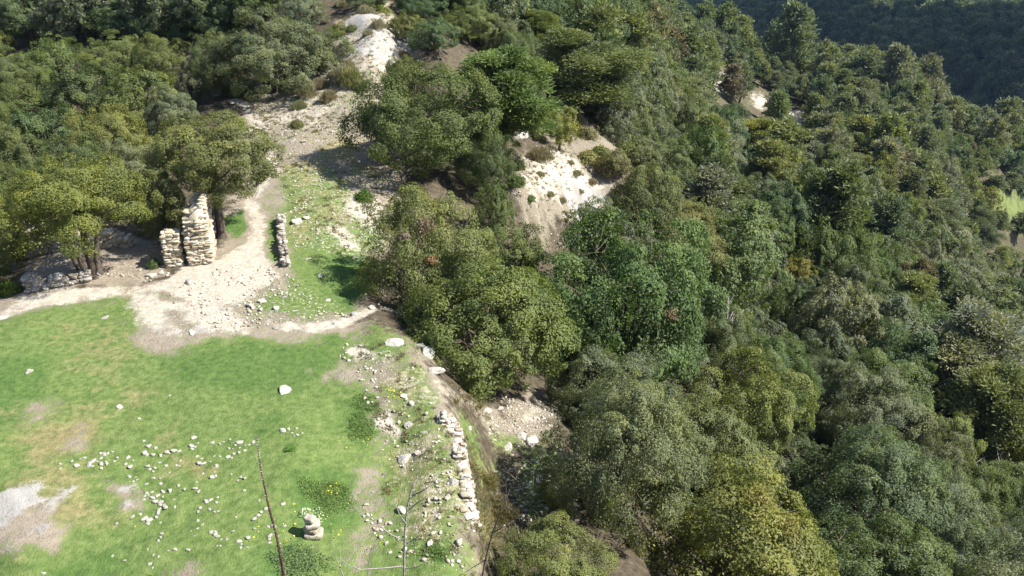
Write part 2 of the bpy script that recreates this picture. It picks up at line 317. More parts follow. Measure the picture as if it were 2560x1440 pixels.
ZONES = {  # attribute: list of (strength, soft edge in m, photo outline)
 'grass': [(.40,1.0,PLAT),(.68,.6,[(1110,960),(1190,1040),(1240,1110),(1250,1440),(1190,1440),(1185,1300),(1150,1100)]),(.5,.8,[(1240,1090),(1420,1060),(1440,1330),(1250,1330)]),
  (1.0, 1.5, [(-250,800),(0,795),(130,765),(300,735),(340,780),(370,850),(480,855),(600,850),(700,838),(860,832),(940,812),(1040,868),(990,890),(890,880),(870,930),(960,1000),(940,1060),(960,1110),(910,1160),(915,1260),(890,1330),(880,1430),(900,1560),(500,1560),(-250,1560)]),
  (.78, .7, [(860,850),(950,812),(1040,868),(1090,960),(1130,1060),(1165,1180),(1185,1310),(1200,1500),(860,1560),(900,1330),(920,1200),(960,1050),(880,930)]),
  (.92, .8, [(690,430),(830,410),(890,470),(850,560),(920,620),(960,680),(880,790),(780,790),(640,770),(690,720),(720,670),(700,540)]),
  (.75, .5, [(555,545),(610,525),(640,560),(630,600),(560,605)]), (.8, .4, [(650,550),(690,540),(700,650),(670,660),(650,600)]),
  (.75, .8, [(810,330),(900,350),(960,470),(830,410),(700,440),(700,410),(790,390)]), (.62, .8, [(870,470),(960,560),(980,640),(900,640),(830,560)]),
  (.55, .5, [(1190,1030),(1330,1060),(1330,1140),(1230,1220),(1190,1160)]), (.6, .6, [(1195,1100),(1250,1250),(1250,1440),(1200,1440),(1185,1300)]), (.7,.3,[(560,290),(620,290),(625,330),(580,330)]),
  (.85, 3, [(2400,490),(2560,480),(2750,500),(2700,600),(2560,580),(2440,570)]), ],
 'lush': [(1.0,.5,[(-100,900),(120,880),(130,950),(60,1050),(-100,1080)]),(1.0,.5,[(880,980),(960,1000),(940,1060),(940,1100),(880,1110),(840,1060)]),(.95,.6,[(640,1030),(740,1020),(740,1080),(640,1090)]),(1.0,.5,[(700,1180),(880,1180),(910,1260),(880,1320),(740,1300)]),
          (1.0,.4,[(1040,1360),(1110,1340),(1140,1390),(1100,1410),(1040,1400)]),(.9,.4,[(650,1380),(780,1340),(800,1440),(650,1460)]),(.85,.5,[(100,1410),(280,1370),(350,1430),(200,1500),(80,1500)]),(.75,.8,[(480,860),(860,840),(880,960),(700,1010),(450,990),(400,900)]),(.8,.4,[(120,1110),(175,1100),(190,1140),(130,1150)]),
          (.9,.5,[(560,545),(610,530),(640,560),(600,600),(560,600)]),(.85,.6,[(800,640),(930,640),(960,700),(880,780),(820,740)]),(.9,.4,[(1180,1030),(1260,1060),(1250,1110),(1200,1100)])],
 'dry': [(.62,1.0,[(60,1000),(330,990),(300,1090),(230,1160),(40,1180),(0,1090)]),(.5,1.2,[(100,820),(330,830),(420,960),(250,1000),(120,960)]),(.5,3,[(2400,490),(2560,480),(2750,500),(2700,600),(2560,580),(2440,570)]),(.55,.9,[(100,1000),(330,980),(380,1060),(250,1150),(40,1160),(0,1080)]),(.55,.8,[(0,1200),(180,1170),(360,1210),(340,1300),(180,1380),(0,1380)]),(.55,.9,[(900,900),(1040,880),(1120,1060),(1160,1200),(1180,1400),(960,1440),(930,1250),(970,1100)]),(.5,.8,[(60,800),(300,780),(320,840),(120,870)]),(.45,.8,[(690,430),(960,440),(960,560),(720,640)]),(.7,.8,[(700,340),(960,340),(960,440),(700,430)]),(.45,.5,[(460,1040),(560,1180),(400,1200),(330,1080)]),(.75,.8,[(1190,1050),(1240,1200),(1250,1440),(1200,1440)])],
 'dirt': [(1.0,1.0,PLAT),(1.0,.4,[(60,660),(160,610),(330,595),(430,625),(425,690),(330,712),(80,725)]),(.95,.4,[(150,1085),(200,1040),(245,1050),(235,1100),(200,1135),(160,1120)]),(.9,.5,[(-50,1280),(120,1270),(200,1310),(160,1380),(-50,1390)]),(.8,.3,[(330,850),(460,850),(440,880),(370,875)]),(.8,.8,[(1000,870),(1090,960),(1190,1020),(1230,1080),(1120,1010),(1020,920)]),(.75,.5,[(1190,1010),(1380,950),(1380,1030),(1300,1060)])],
 'gravel': [(.45,3,[(2400,490),(2560,480),(2750,500),(2700,600),(2560,580),(2440,570)]),(.52,1.0,PLAT),(.95,.8,[(620,260),(760,180),(800,120),(880,40),(960,20),(1080,100),(1060,160),(960,210),(900,300),(830,400),(690,440),(660,330)]),(.6,.8,[(700,430),(960,440),(980,600),(930,650),(840,600),(720,560)]),(.75,.6,[(400,700),(700,640),(740,760),(900,780),(870,840),(640,830),(430,830),(320,760)]),(.8,.8,[(860,860),(1040,868),(1140,1050),(1190,1310),(1190,1440),(960,1440),(930,1250),(970,1080)]),(1,.7,[(1250,490),(1300,395),(1400,362),(1480,410),(1560,450),(1500,560),(1320,570)]),(.6,1,[(1230,600),(1240,470),(1290,380),(1400,340),(1600,430),(1560,600)]),(1,.7,[(1190,1020),(1390,960),(1390,1090),(1210,1100)]),(.7,.4,[(-100,800),(60,735),(180,715),(340,735),(300,760),(120,775),(0,805)]),(.8,1,[(1300,240),(1460,230),(1600,420),(1400,380),(1320,320)])],
 'pale': [(.38,.6,[(870,870),(1040,868),(1130,1050),(1170,1180),(1185,1310),(1190,1440),(980,1440),(930,1250),(975,1080)]),(.52,.6,[(1050,890),(1120,955),(1190,1025),(1205,1060),(1130,1050),(1060,965)]),(1.0,.35,[(395,710),(450,670),(475,650),(545,650),(610,610),(625,590),(655,590),(660,640),(705,690),(660,720),(640,740),(590,760),(500,770),(430,745)]),(.78,.5,[(330,730),(430,745),(590,760),(640,800),(640,832),(520,835),(430,780),(440,840),(370,845),(340,790)]),(.85,.3,[(670,800),(760,812),(870,790),(960,765),(1000,780),(880,815),(780,832),(690,826)]),
          (.68,.4,[(-60,800),(60,738),(180,715),(330,718),(420,700),(420,730),(330,740),(120,768),(0,805)]),(.65,.6,[(860,480),(950,480),(985,560),(930,580),(860,540)]),(.6,.5,[(800,540),(870,570),(930,640),(880,640),(820,590)]),(.5,.6,[(630,270),(740,200),(800,140),(860,60),(930,20),(1010,60),(1060,120),(960,190),(880,240),(800,320),(700,350),(660,320)]),
          (.66,.8,[(1290,430),(1330,385),(1400,375),(1480,430),(1540,460),(1490,545),(1400,530),(1310,530)]),(.85,.25,[(860,875),(900,860),(930,890),(890,905)]),(.9,.25,[(925,1050),(960,1030),(985,1060),(1020,1080),(990,1095),(945,1075)]),(.5,.5,[(1030,930),(1060,930),(1110,1010),(1120,1050),(1060,1010)]),(.62,.5,[(1210,1040),(1360,1000),(1370,1060),(1240,1075)]),(.7,.3,[(600,505),(645,500),(655,530),(615,530)]),
          (1,4,[(1880,250),(1910,245),(1925,275),(1895,285)]),(.9,3,[(1790,195),(1810,190),(1812,240),(1788,235)]),(.85,3,[(1820,225),(1870,225),(1875,245),(1830,245)]),(.9,3,[(1950,285),(2030,290),(2030,300),(1990,325),(1960,310)]),(.9,5,[(2140,30),(2175,35),(2170,50),(2145,45)]),(.8,5,[(2170,85),(2200,90),(2200,110),(2180,105)]),(.6,5,[(2140,130),(2180,140),(2180,170),(2150,170)]),(.8,5,[(2150,-5),(2300,-5),(2280,15),(2180,10)])],
 'slab': [(1.0,.25,[(880,122),(915,92),(1000,72),(1045,85),(1072,112),(1010,145),(970,168),(900,150)]),(.9,.25,[(855,70),(900,45),(950,40),(960,60),(900,70)]),(.66,.32,[(-40,1250),(20,1225),(90,1212),(112,1250),(60,1290),(10,1320),(-40,1320)]),(.66,.32,[(95,1265),(150,1225),(192,1218),(185,1238),(120,1290),(95,1285)]),(.66,.32,[(265,1215),(330,1200),(355,1215),(320,1260),(270,1235)]),(.66,.32,[(65,1335),(100,1300),(145,1310),(95,1352)]),(.66,.32,[(310,1255),(345,1235),(340,1262),(312,1275)]),(.66,.32,[(470,830),(505,815),(545,835),(480,842)]),(.66,.32,[(345,820),(420,810),(445,835),(380,845)]),(.66,.32,[(10,1370),(40,1365),(30,1385),(8,1385)]),(.9,.4,[(1380,470),(1440,440),(1530,470),(1490,540),(1420,520)])],
 'chips': [(.6,.8,[(620,260),(880,40),(960,20),(1080,100),(900,300),(960,480),(980,620),(900,660),(720,640),(690,440)]),(.55,.8,[(860,860),(1040,868),(1140,1050),(1190,1310),(1190,1440),(960,1440),(930,1250),(970,1080)]),(.55,.5,[(600,720),(720,660),(900,790),(870,840),(640,830)]),(.5,.6,[(400,760),(640,770),(640,832),(420,830)]),(.75,.7,[(1190,1020),(1390,960),(1390,1090),(1210,1100)]),(.5,.7,[(60,650),(330,590),(330,640),(80,690)]),(.6,1,[(1190,1090),(1420,1100),(1450,1300),(1250,1320)]),(.45,.6,[(960,690),(1060,730),(1250,930),(1380,960),(1290,1020),(1150,960),(1060,860),(960,770)])],
}
ZW = {k: [(s, e, poly_world(p)) for s, e, p in v] for k, v in ZONES.items()}
ZW['pale'] += []
BAREW = [poly_world(p) for p in ([(150,1085),(200,1040),(245,1050),(235,1100),(200,1135),(160,1120)],[(-50,1290),(130,1275),(190,1310),(150,1390),(-50,1395)],[(250,1215),(350,1190),(360,1270),(300,1290)],[(330,840),(460,850),(450,900),(370,880)],[(60,1000),(180,980),(150,1040),(50,1080)],[(480,1020),(520,1000),(530,1060),(490,1080)],[(430,1400),(520,1380),(540,1450),(440,1460)],[(560,1290),(620,1280),(610,1330),(560,1330)],[(930,900),(990,890),(980,960),(930,950)])]
PATH_LINE = np.array([h[:2] for h in hits([(640,600),(648,570),(645,545),(632,520),(630,500),(655,465),(683,430),(672,385),(652,330),(630,285),(612,262),(585,250)])])
PATH2 = np.array([h[:2] for h in hits([(430,800),(560,815),(690,818),(800,822),(880,800),(960,775)])])
def masks(P):
    rho = np.hypot(P[:, 0], P[:, 1]); near = rho < 420; out = {}
    e1 = fbm(P * .9, 3, 21) * .55 + fbm(P * 3.5, 2, 25) * .25; e2 = fbm(P * 2.5, 3, 31) * .22
    for k, zs in ZW.items():
        v = np.zeros(len(P))
        for s, e, poly in zs:
            if len(poly) < 3: continue
            idx = np.nonzero((P[:, 0] > poly[:, 0].min() - 4 * e - 2) & (P[:, 0] < poly[:, 0].max() + 4 * e + 2) & (P[:, 1] > poly[:, 1].min() - 4 * e - 2) & (P[:, 1] < poly[:, 1].max() + 4 * e + 2))[0]
            if not len(idx): continue
            d = sdf(P[idx], poly) + (e1[idx] * min(e, 1.2) * 1.6 if e > .3 else e2[idx]); v[idx] = np.maximum(v[idx], s * np.clip(.5 - d / (2 * e), 0, 1))
        out[k] = v
    out['grass'] = np.maximum(out['grass'], .36 * np.clip((rho - 60) / 60, 0, 1)); out['dry'] = np.maximum(out['dry'], .3 * np.clip((rho - 60) / 60, 0, 1))
    pd = ldist(P, PATH_LINE) + e2 * .9
    out['pale'] = np.maximum(out['pale'], .95 * np.clip(1.15 - pd / .55, 0, 1) * (.80 + .3 * fbm(P * .7, 2, 77)))
    out['grass'] *= np.clip(.15 + pd / .6, 0, 1)
    for zs in BAREW:
        d = sdf(P, zs) + e1 * .6; out['grass'] *= 1 - .62 * np.clip(.5 - d / 1.0, 0, 1)
    out['grass'] *= 1 - .9 * np.clip(out['slab'] * 1.2 - .2, 0, 1)
    return out

# ------------------------------------------------------------------ the ground sheet (one net of vertices, cut into named pieces along its own edges)
def build_ground():
    ph = np.concatenate([np.arange(-180, -46, 6.0), np.arange(-46, 46.01, .23), np.arange(50, 180, 6.0)]); ph = R(1) * ph
    lr = [1.2]
    while lr[-1] < 9000:
        r = lr[-1]; lr.append(r * (1.06 if r < 9 else 1.0075 if r < 75 else 1.016 if r < 300 else 1.03 if r < 900 else 1.15))
    rh = np.array(lr); PH, RH = np.meshgrid(ph, rh); X = RH * np.sin(PH); Y = RH * np.cos(PH); n, m = X.shape
    x = X.ravel(); y = Y.ravel(); z = height(x, y); P = np.stack([x, y], -1); mk = masks(P)
    z = z + .05 * np.clip(mk['slab'], 0, 1) * (RH.ravel() < 80) + .05 * mk['gravel'] * fbm(P * 3, 3, 51) * (RH.ravel() < 80)
    V = np.stack([x, y, z], -1); i = np.arange(n - 1)[:, None] * m; j = np.arange(m)[None]; jn = (j + 1) % m
    F4 = np.stack([i + j, i + m + j, i + m + jn, i + jn], -1).reshape(-1, 4)[:, ::-1]
    fm = {k: v[F4].mean(1) for k, v in mk.items()}; fr = RH.ravel()[F4].mean(1)
    zone = np.zeros(len(F4), int)                        # 0 ground, 1 lawn, 2 path, 3 rock, 4 hills
    zone[(fm['grass'] > .5)] = 1; zone[(fm['pale'] > .62) & (fr < 70)] = 2; zone[(fm['slab'] > .5) & (fr < 75)] = 3
    sc = poly_world([(1225,480),(1290,390),(1420,350),(1590,440),(1540,590),(1400,640),(1250,630)]); fc = P[F4].mean(1); zone[(sdf(fc, sc) < 0) & (fr < 75)] = 3
    zone[fr > 130] = 4
    for k, nm in enumerate(('ground', 'lawn', 'path', 'bare_rock', 'hills')):
        f = F4[zone == k]; u, inv = np.unique(f, return_inverse=True)
        me = mk_mesh(nm, V[u], inv.reshape(-1, 4), None, [M_GROUND], None, {a: b[u] for a, b in mk.items()}, True)
        tag(link(nm, me), None, None, None, 'structure')
build_ground()
GH = lambda x, y: float(height(np.array([x], float), np.array([y], float))[0])

# ------------------------------------------------------------------ foliage
def leaf_quads(C, Nn, size, r, aspect=.62):
    """diamond leaves at C facing Nn"""
    n = len(C); t = r.normal(size=(n, 3)); t -= (t * Nn).sum(1, keepdims=True) * Nn; t /= np.linalg.norm(t, axis=1, keepdims=True) + 1e-9; b = np.cross(Nn, t)
    s = size * r.uniform(.65, 1.3, (n, 1)); a = t * s * .5; w = b * s * .5 * aspect; up = Nn * s * .10
    V = np.stack([C - a, C - w + up, C + a, C + w + up], 1).reshape(-1, 3); return V, np.arange(n * 4).reshape(n, 4)
def unit(v): return v / (np.linalg.norm(v, axis=-1, keepdims=True) + 1e-9)
def oak_mesh(seed, n_leaf, leaf, clumps=150, tall=1.0, multi=1, with_trunk=True, one=False, trunk_h=.22, squat=False):
    """a crown 2 wide standing on a trunk; local height about 2*tall. returns crown mesh and trunk mesh (or one mesh)"""
    r = np.random.default_rng(seed); lobes = []
    nl = 15 if not squat else 13; zc = trunk_h + .42 * tall
    for k in range(nl):                                  # lobes over a full dome that comes low on all sides
        t_ = (k + .5) / nl; up = 1 - 1.45 * t_; a = k * 2.399 + r.uniform(-.4, .4); q = math.sqrt(max(0.05, 1 - max(-.45, up) ** 2)); rad = r.uniform(.24, .46)
        f = r.uniform(.50, .76); lobes.append((math.cos(a) * q * f, math.sin(a) * q * f, zc + max(-.42, up) * (.62 * tall if up > 0 else .62) * (1 if up > 0 else min(1, zc - .12)), rad))
    lobes.append((0, 0, zc, .45))
    L = np.array(lobes); C = []; D = []
    while len(C) < clumps:
        k = r.integers(len(L)); d = unit(r.normal(size=3)); d[2] = d[2] * .9 + .12
        p = L[k, :3] + d * L[k, 3] * r.uniform(.75, 1.2)
        if np.any(np.linalg.norm(L[:, :3] - p, axis=1) < L[:, 3] * .78): continue
        C.append(p); D.append(unit(d * .8 + unit(p - [0, 0, trunk_h + .5 * tall]) * .5))
    C = np.array(C); D = np.array(D); cs = r.uniform(.05, .18, clumps); ct = r.normal(0, .24, clumps)
    w = cs ** 2; idx = r.choice(clumps, n_leaf, p=w / w.sum())
    o = unit(r.normal(size=(n_leaf, 3))); dot = (o * D[idx]).sum(1); o = np.where((dot < -.25)[:, None], -o, o)
    rr = r.uniform(.35, 1.0, (n_leaf, 1)) ** .6
    Pn = C[idx] + o * cs[idx, None] * rr * [1.1, 1.1, .85]
    Nn = unit(o * .6 + D[idx] * .6 + r.normal(size=(n_leaf, 3)) * .42 + [0, 0, .3])
    ni = n_leaf // 7; ki = r.integers(len(L), size=ni); di = unit(r.normal(size=(ni, 3)))   # inner leaves close the crown
    Pi = L[ki, :3] + di * L[ki, 3:4] * r.uniform(.55, .95, (ni, 1)); Ni = unit(di + r.normal(size=(ni, 3)) * .7)
    Pn = np.concatenate([Pn, Pi]); Nn = np.concatenate([Nn, Ni]); tint = np.concatenate([ct[idx], r.normal(0, .2, ni)]) + r.normal(0, .15, len(Pn))
    wq = np.stack([fbm(Pn * 1.5 + [seed, 0, 0], 2, seed), fbm(Pn * 1.5 + [0, seed, 9], 2, seed + 3), .7 * fbm(Pn * 1.5 + [5, 0, seed], 2, seed + 5)], -1); gap = fbm(Pn * 3.1 + [0, 0, seed], 3, seed + 8)
    Pn = Pn + wq * .24; ok = (Pn[:, 2] > .03) & (gap + r.normal(0, .06, len(Pn)) > -.30); Pn, Nn, tint = Pn[ok], Nn[ok], tint[ok]
    V, F4 = leaf_quads(Pn, Nn, leaf, r); cr = MB(); cr.add(V, F4, None, 0, np.repeat(tint, 4))
    tk = MB()
    for s in range(multi):
        a0 = s * 2 * math.pi / multi + r.uniform(-.3, .3); sp = .0 if multi == 1 else .10; r0 = .06 if multi == 1 else .042
        base = np.array([math.cos(a0) * sp, math.sin(a0) * sp, -.12]); top = np.array([math.cos(a0) * (.05 if multi == 1 else .32) + r.uniform(-.05, .05), math.sin(a0) * (.05 if multi == 1 else .32), trunk_h + .25])
        t = np.linspace(0, 1, 7)[:, None]; pts = base + (top - base) * t + np.array([r.uniform(-.06, .06), r.uniform(-.06, .06), 0]) * np.sin(t * 3.1)
        rad = r0 * (1.25 - .55 * t[:, 0]); rad[0] *= 1.5; tk.tube(pts, rad, 8)
        for k in range(len(L) if multi == 1 else 5):
            e = L[k if multi == 1 else r.integers(len(L)), :3]; mid = (top + e) / 2 + r.normal(size=3) * .05; s_ = pts[r.integers(4, 7)]
            tk.tube(np.array([s_, s_ * .5 + mid * .5 + r.normal(size=3) * .02, mid, mid * .4 + e * .6, e]), np.array([.026, .022, .017, .012, .006]) * (1 if multi == 1 else .8), 5)
    for k in r.choice(clumps, min(clumps, 40), replace=False):          # twigs out to the clumps
        e = C[k]; s_ = L[np.argmin(np.linalg.norm(L[:, :3] - e, axis=1)), :3]; tk.tube(np.array([s_, (s_ + e) / 2 + r.normal(size=3) * .02, e + D[k] * .02]), [.009, .006, .003], 4)
    if one:
        for v, f4, f3 in zip(tk.V, tk.F4, tk.F3): pass
        off = cr.n; tV = np.concatenate(tk.V); cr.V.append(tV); cr.tint.append(np.zeros(len(tV))); cr.F4.append(np.concatenate(tk.F4) + off); cr.m4.append(np.ones(sum(map(len, tk.F4)))); cr.F3.append(np.concatenate(tk.F3) + off); cr.m3.append(np.ones(sum(map(len, tk.F3)))); cr.n += len(tV)
        return cr.mesh('tree', [M_LEAF, M_BARK]), None
    return cr.mesh('crown', [M_LEAF]), tk.mesh('trunk', [M_BARK], True)
def pine_mesh(seed, n_tuft, needle, one=False, lean=0.0, spread=1.0, dead=False, round_top=False, leafmat=None):
    """Aleppo-like pine 2 wide and about 2.6 tall, bare lower trunk, loose tufted clumps at the ends of rising limbs"""
    r = np.random.default_rng(seed); tk = MB(); cr = MB(); H = 2.55
    t = np.linspace(0, 1, 10); bend = np.stack([lean * t + .06 * np.sin(t * 5 + seed), .05 * np.sin(t * 4 + seed * 2), t * H - .1], -1); tk.tube(bend, .055 * (1.08 - t) + .006, 7)
    ends = []
    for k in range(24):
        bare = False
        s = (.22 if round_top else .26) + .74 * (k + r.uniform(0, 1)) / 24; a = k * 2.399 + r.uniform(-.5, .5)
        p0 = np.array([np.interp(s, t, bend[:, j]) for j in range(3)])
        ln = (.92 if not round_top else .95) * spread * (math.sin(min(1, (s + .12)) * math.pi) ** .55 if round_top else (1.08 - s) ** .62 * (.5 + 1.1 * min(s, .45))) * r.uniform(.75, 1.1)
        if dead and math.cos(a) < -.2: bare = k % 3 != 0; ln *= .8
        d = np.array([math.cos(a), math.sin(a), r.uniform(.05, .55) + .35 * s]); e = p0 + unit(d) * ln; mid = (p0 + e) / 2 + [0, 0, -.05 * ln]
        tk.tube(np.array([p0, mid, e]), np.array([.020, .013, .005]) * (1.2 - s * .6), 5)
        if bare:
            for q in (.5, .7, .9): tk.tube(np.array([p0 * (1 - q) + e * q, p0 * (1 - q) + e * q + r.normal(size=3) * .14]), [.008, .003], 4, 1)
            continue
        for q in r.uniform(.3, 1.05, 6): ends.append((p0 * (1 - q) + e * q + r.normal(size=3) * .17 * ln + [0, 0, .08], r.uniform(.13, .28) * (.6 + .5 * ln)))
    ends.append((bend[-1], .16)); E = np.array([e[0] for e in ends]); er = np.array([e[1] for e in ends]); ct = r.normal(0, .3, len(E))
    w = er ** 2; idx = r.choice(len(E), n_tuft, p=w / w.sum()); o = unit(r.normal(size=(n_tuft, 3))); o[:, 2] = np.where(o[:, 2] < -.5, -o[:, 2], o[:, 2])
    C = E[idx] + o * er[idx, None] * r.uniform(.3, 1.05, (n_tuft, 1)) * [1.1, 1.1, .85]
    ax = unit(o * .9 + [0, 0, .35] + r.normal(size=(n_tuft, 3)) * .5); side = unit(np.cross(ax, unit(o + r.normal(size=(n_tuft, 3)) * .6))); side = unit(side + r.normal(size=(n_tuft, 3)) * .25); ln = needle * r.uniform(.6, 1.3, (n_tuft, 1)); wd = side * needle * .2
    V = np.stack([C - wd * .6, C + wd * .6, C + ax * ln + wd, C + ax * ln - wd], 1).reshape(-1, 3); tint = ct[idx] + r.normal(0, .2, n_tuft)
    cr.add(V, np.arange(4 * n_tuft).reshape(-1, 4), None, 0, np.repeat(tint, 4))
    lm = leafmat or M_NEEDLE
    if one:
        off = cr.n; tV = np.concatenate(tk.V); cr.V.append(tV); cr.tint.append(np.zeros(len(tV))); cr.F4.append(np.concatenate(tk.F4) + off); cr.m4.append(np.ones(sum(map(len, tk.F4)))); cr.F3.append(np.concatenate(tk.F3) + off); cr.m3.append(np.ones(sum(map(len, tk.F3)))); cr.n += len(tV)
        return cr.mesh('tree', [lm, M_BARK]), None
    return cr.mesh('crown', [lm]), tk.mesh('trunk', [M_BARK], True)
OAK_A = [oak_mesh(100 + k, 62000, .028, 260, 1.0 if k % 2 else .82) for k in range(6)]
OAK_MULTI = oak_mesh(120, 58000, .028, 240, .92, 5, trunk_h=.74)
OAK_TALLTRUNK = oak_mesh(121, 58000, .028, 240, .8, 1, trunk_h=.95)
OAK_B = [oak_mesh(200 + k, 26000, .041, 200, .95 if k % 2 else .75) for k in range(6)]
OAK_C = [oak_mesh(300 + k, 8000, .062, 140, .85 if k % 2 else 1.0, one=True) for k in range(4)]
PINE_A = [pine_mesh(400 + k, 75000, .042) for k in range(3)]
PINE_LEAN = pine_mesh(411, 48000, .044, lean=.38, spread=1.1, dead=True)
PINE_B = [pine_mesh(420 + k, 14000, .085, one=True, round_top=(k == 3)) for k in range(5)]
PINE_C = [pine_mesh(440 + k, 4200, .13, one=True, round_top=(k == 3)) for k in range(5)]

# ------------------------------------------------------------------ labels: what a tree looks like and which landmark it stands by
MARKS = [((505,580),'tall ruined wall'),((235,650),'many-stemmed oak in the ruins'),((680,120),'shadowed bend of the path'),((960,115),'bare rock slab on the ridge'),((1060,400),'dark oak with the black shadow'),((1400,460),'pale scree slope'),((1500,200),'leaning pine with bare limbs'),
         ((1170,1180),'crumbling terrace wall'),((1905,265),'white rock scar on the far spur'),((2490,515),'small green meadow in the valley'),((1795,215),'thin white cliff on the spur'),((1990,305),'white patch beyond the scar'),((1680,785),'brown withered branch tuft'),((1960,650),'golden oak amid the hillside woods'),((1880,350),'bushy yellow-green pine on the spur'),((1780,1320),'yellowing oak at the bottom'),((2490,1320),'bleached dead tree'),((1300,1180),'shaded rubble below the wall'),((2480,680),'dark hollow under the spur'),((2140,440),'broad pine on the shoulder'),((60,60),'dark gully in the ridge woods'),((2200,60),'shadowed far hillside')]
ORD = ['', 'second ', 'third ', 'fourth ', 'fifth ', 'sixth ', 'seventh ', 'eighth ', 'ninth ', 'tenth ', 'eleventh ', 'twelfth ', 'thirteenth ', 'fourteenth ', 'fifteenth ', 'sixteenth ', 'seventeenth ', 'eighteenth ', 'nineteenth ', 'twentieth ']
TODO = []
def later(o, px, py, tone, kind): TODO.append((o, px, py, tone, kind))
def tone_of(c):
    r_, g, b = c; y = .3 * r_ + .6 * g + .1 * b
    if r_ > g * 1.0: return 'brownish'
    if r_ > g * .86 and b < g * .35: return 'yellow-green'
    if b > g * .66: return 'grey-green'
    if r_ > g * .80: return 'olive'
    return 'dark green' if y < .062 else 'fresh green'
def finish_labels():
    by = {}
    for o, px, py, tone, kind in TODO:
        d = [math.hypot((px - a) * .8, py - b) for (a, b), _ in MARKS]; k = int(np.argmin(d)); (a, b), nm = MARKS[k]
        dx, dy = px - a, py - b; di = 'left of' if dx < -abs(dy) else 'right of' if dx > abs(dy) else 'above' if dy < 0 else 'below'
        by.setdefault((tone, kind, di, nm), []).append((d[k], o))
    for (tone, kind, di, nm), v in by.items():
        v.sort(key=lambda t: t[0])
        for i, (_, o) in enumerate(v): o['label'] = f'{tone} {kind}, {ORD[min(i, 19)]}nearest {di} the {nm}'
    return by

# ------------------------------------------------------------------ place trees
zbuf = None
OAKC = [(0.052,0.078,0.029),(0.063,0.088,0.034),(0.045,0.072,0.034),(0.072,0.092,0.034),(0.068,0.088,0.050),(0.077,0.098,0.062),(0.056,0.085,0.040)]
GREY = [(.078,.095,.058),(.088,.102,.066),(.070,.090,.052)]
PINC = [(0.072,0.102,0.047),(0.083,0.110,0.065),(0.088,0.118,0.052),(0.068,0.098,0.056),(0.095,0.118,0.081)]
def jit(c, s=.08): f = 1 + rng.normal(0, s); g = rng.normal(0, s * .5); return (max(.01, c[0] * f * (1 + g)), max(.01, c[1] * f), max(.01, c[2] * f * (1 - g)))
def place(kind, variant, loc, w, h, color, label=None, group=None, cat='tree', rot=None, px=None, tone=None):
    """w crown width, h overall height in metres"""
    crown, trunk = variant; v = np.zeros(3 * len(crown.vertices), np.float32)
    dims = crown.get('dims')
    if dims is None:
        crown.vertices.foreach_get('co', v); v = v.reshape(-1, 3); dims = [float(np.percentile(np.hypot(v[:, 0] - v[:, 0].mean(), v[:, 1] - v[:, 1].mean()), 97)) * 2, float(v[:, 2].max())]; crown['dims'] = dims
    sc = (w / dims[0], w / dims[0] * rng.uniform(.92, 1.08), h / dims[1]); rz = rng.uniform(0, 6.28) if rot is None else rot
    if trunk is None:
        o = link(kind, crown, loc, None, (0, 0, rz), sc, color)
    else:
        o = bpy.data.objects.new(kind, None); COL.objects.link(o); o.location = loc; o.rotation_euler = (0, 0, rz); o.scale = sc; o.empty_display_size = .2
        link('trunk', trunk, parent=o); link('crown', crown, parent=o, color=color)
    tag(o, label, cat, group); PLACED.append((loc[0], loc[1], w, h, loc[2]))
    if not label:
        x, y, _ = project(np.array([loc[0], loc[1], loc[2] + h * .6])); later(o, float(x), float(y), tone or tone_of(color), {'holm_oak': 'holm oak', 'pine_tree': 'pine'}.get(kind, kind.replace('_', ' ')))
    return o
PLACED = []
def key(kind, variant, cx, top, cw, bx, by, color, label=None, wf=1.0, dist=None, group=None, rot=None, cat='tree'):
    """a tree whose foot is at photo (bx,by), whose crown is cw wide and reaches up to photo y = top"""
    p = hit(bx, by)
    if p is None: return
    dep = project(p)[2]; w = cw * dep / F * wf
    zs = np.linspace(.5, 30, 300); yy = project(np.stack([np.full(300, p[0]), np.full(300, p[1]) , p[2] + zs], -1))[1]
    # the crown's top edge is at its rear, so take the middle of crown as reference
    h = float(np.interp(-top, -yy, zs)) if yy.min() < top else 30
    return place(kind, variant, tuple(p), float(w), max(1.2, h * .93), color, label, group, cat, rot)
oaks = 'holm oaks of the ridge and slope woods'; pines = 'pines of the hillside woods'
A = OAK_A
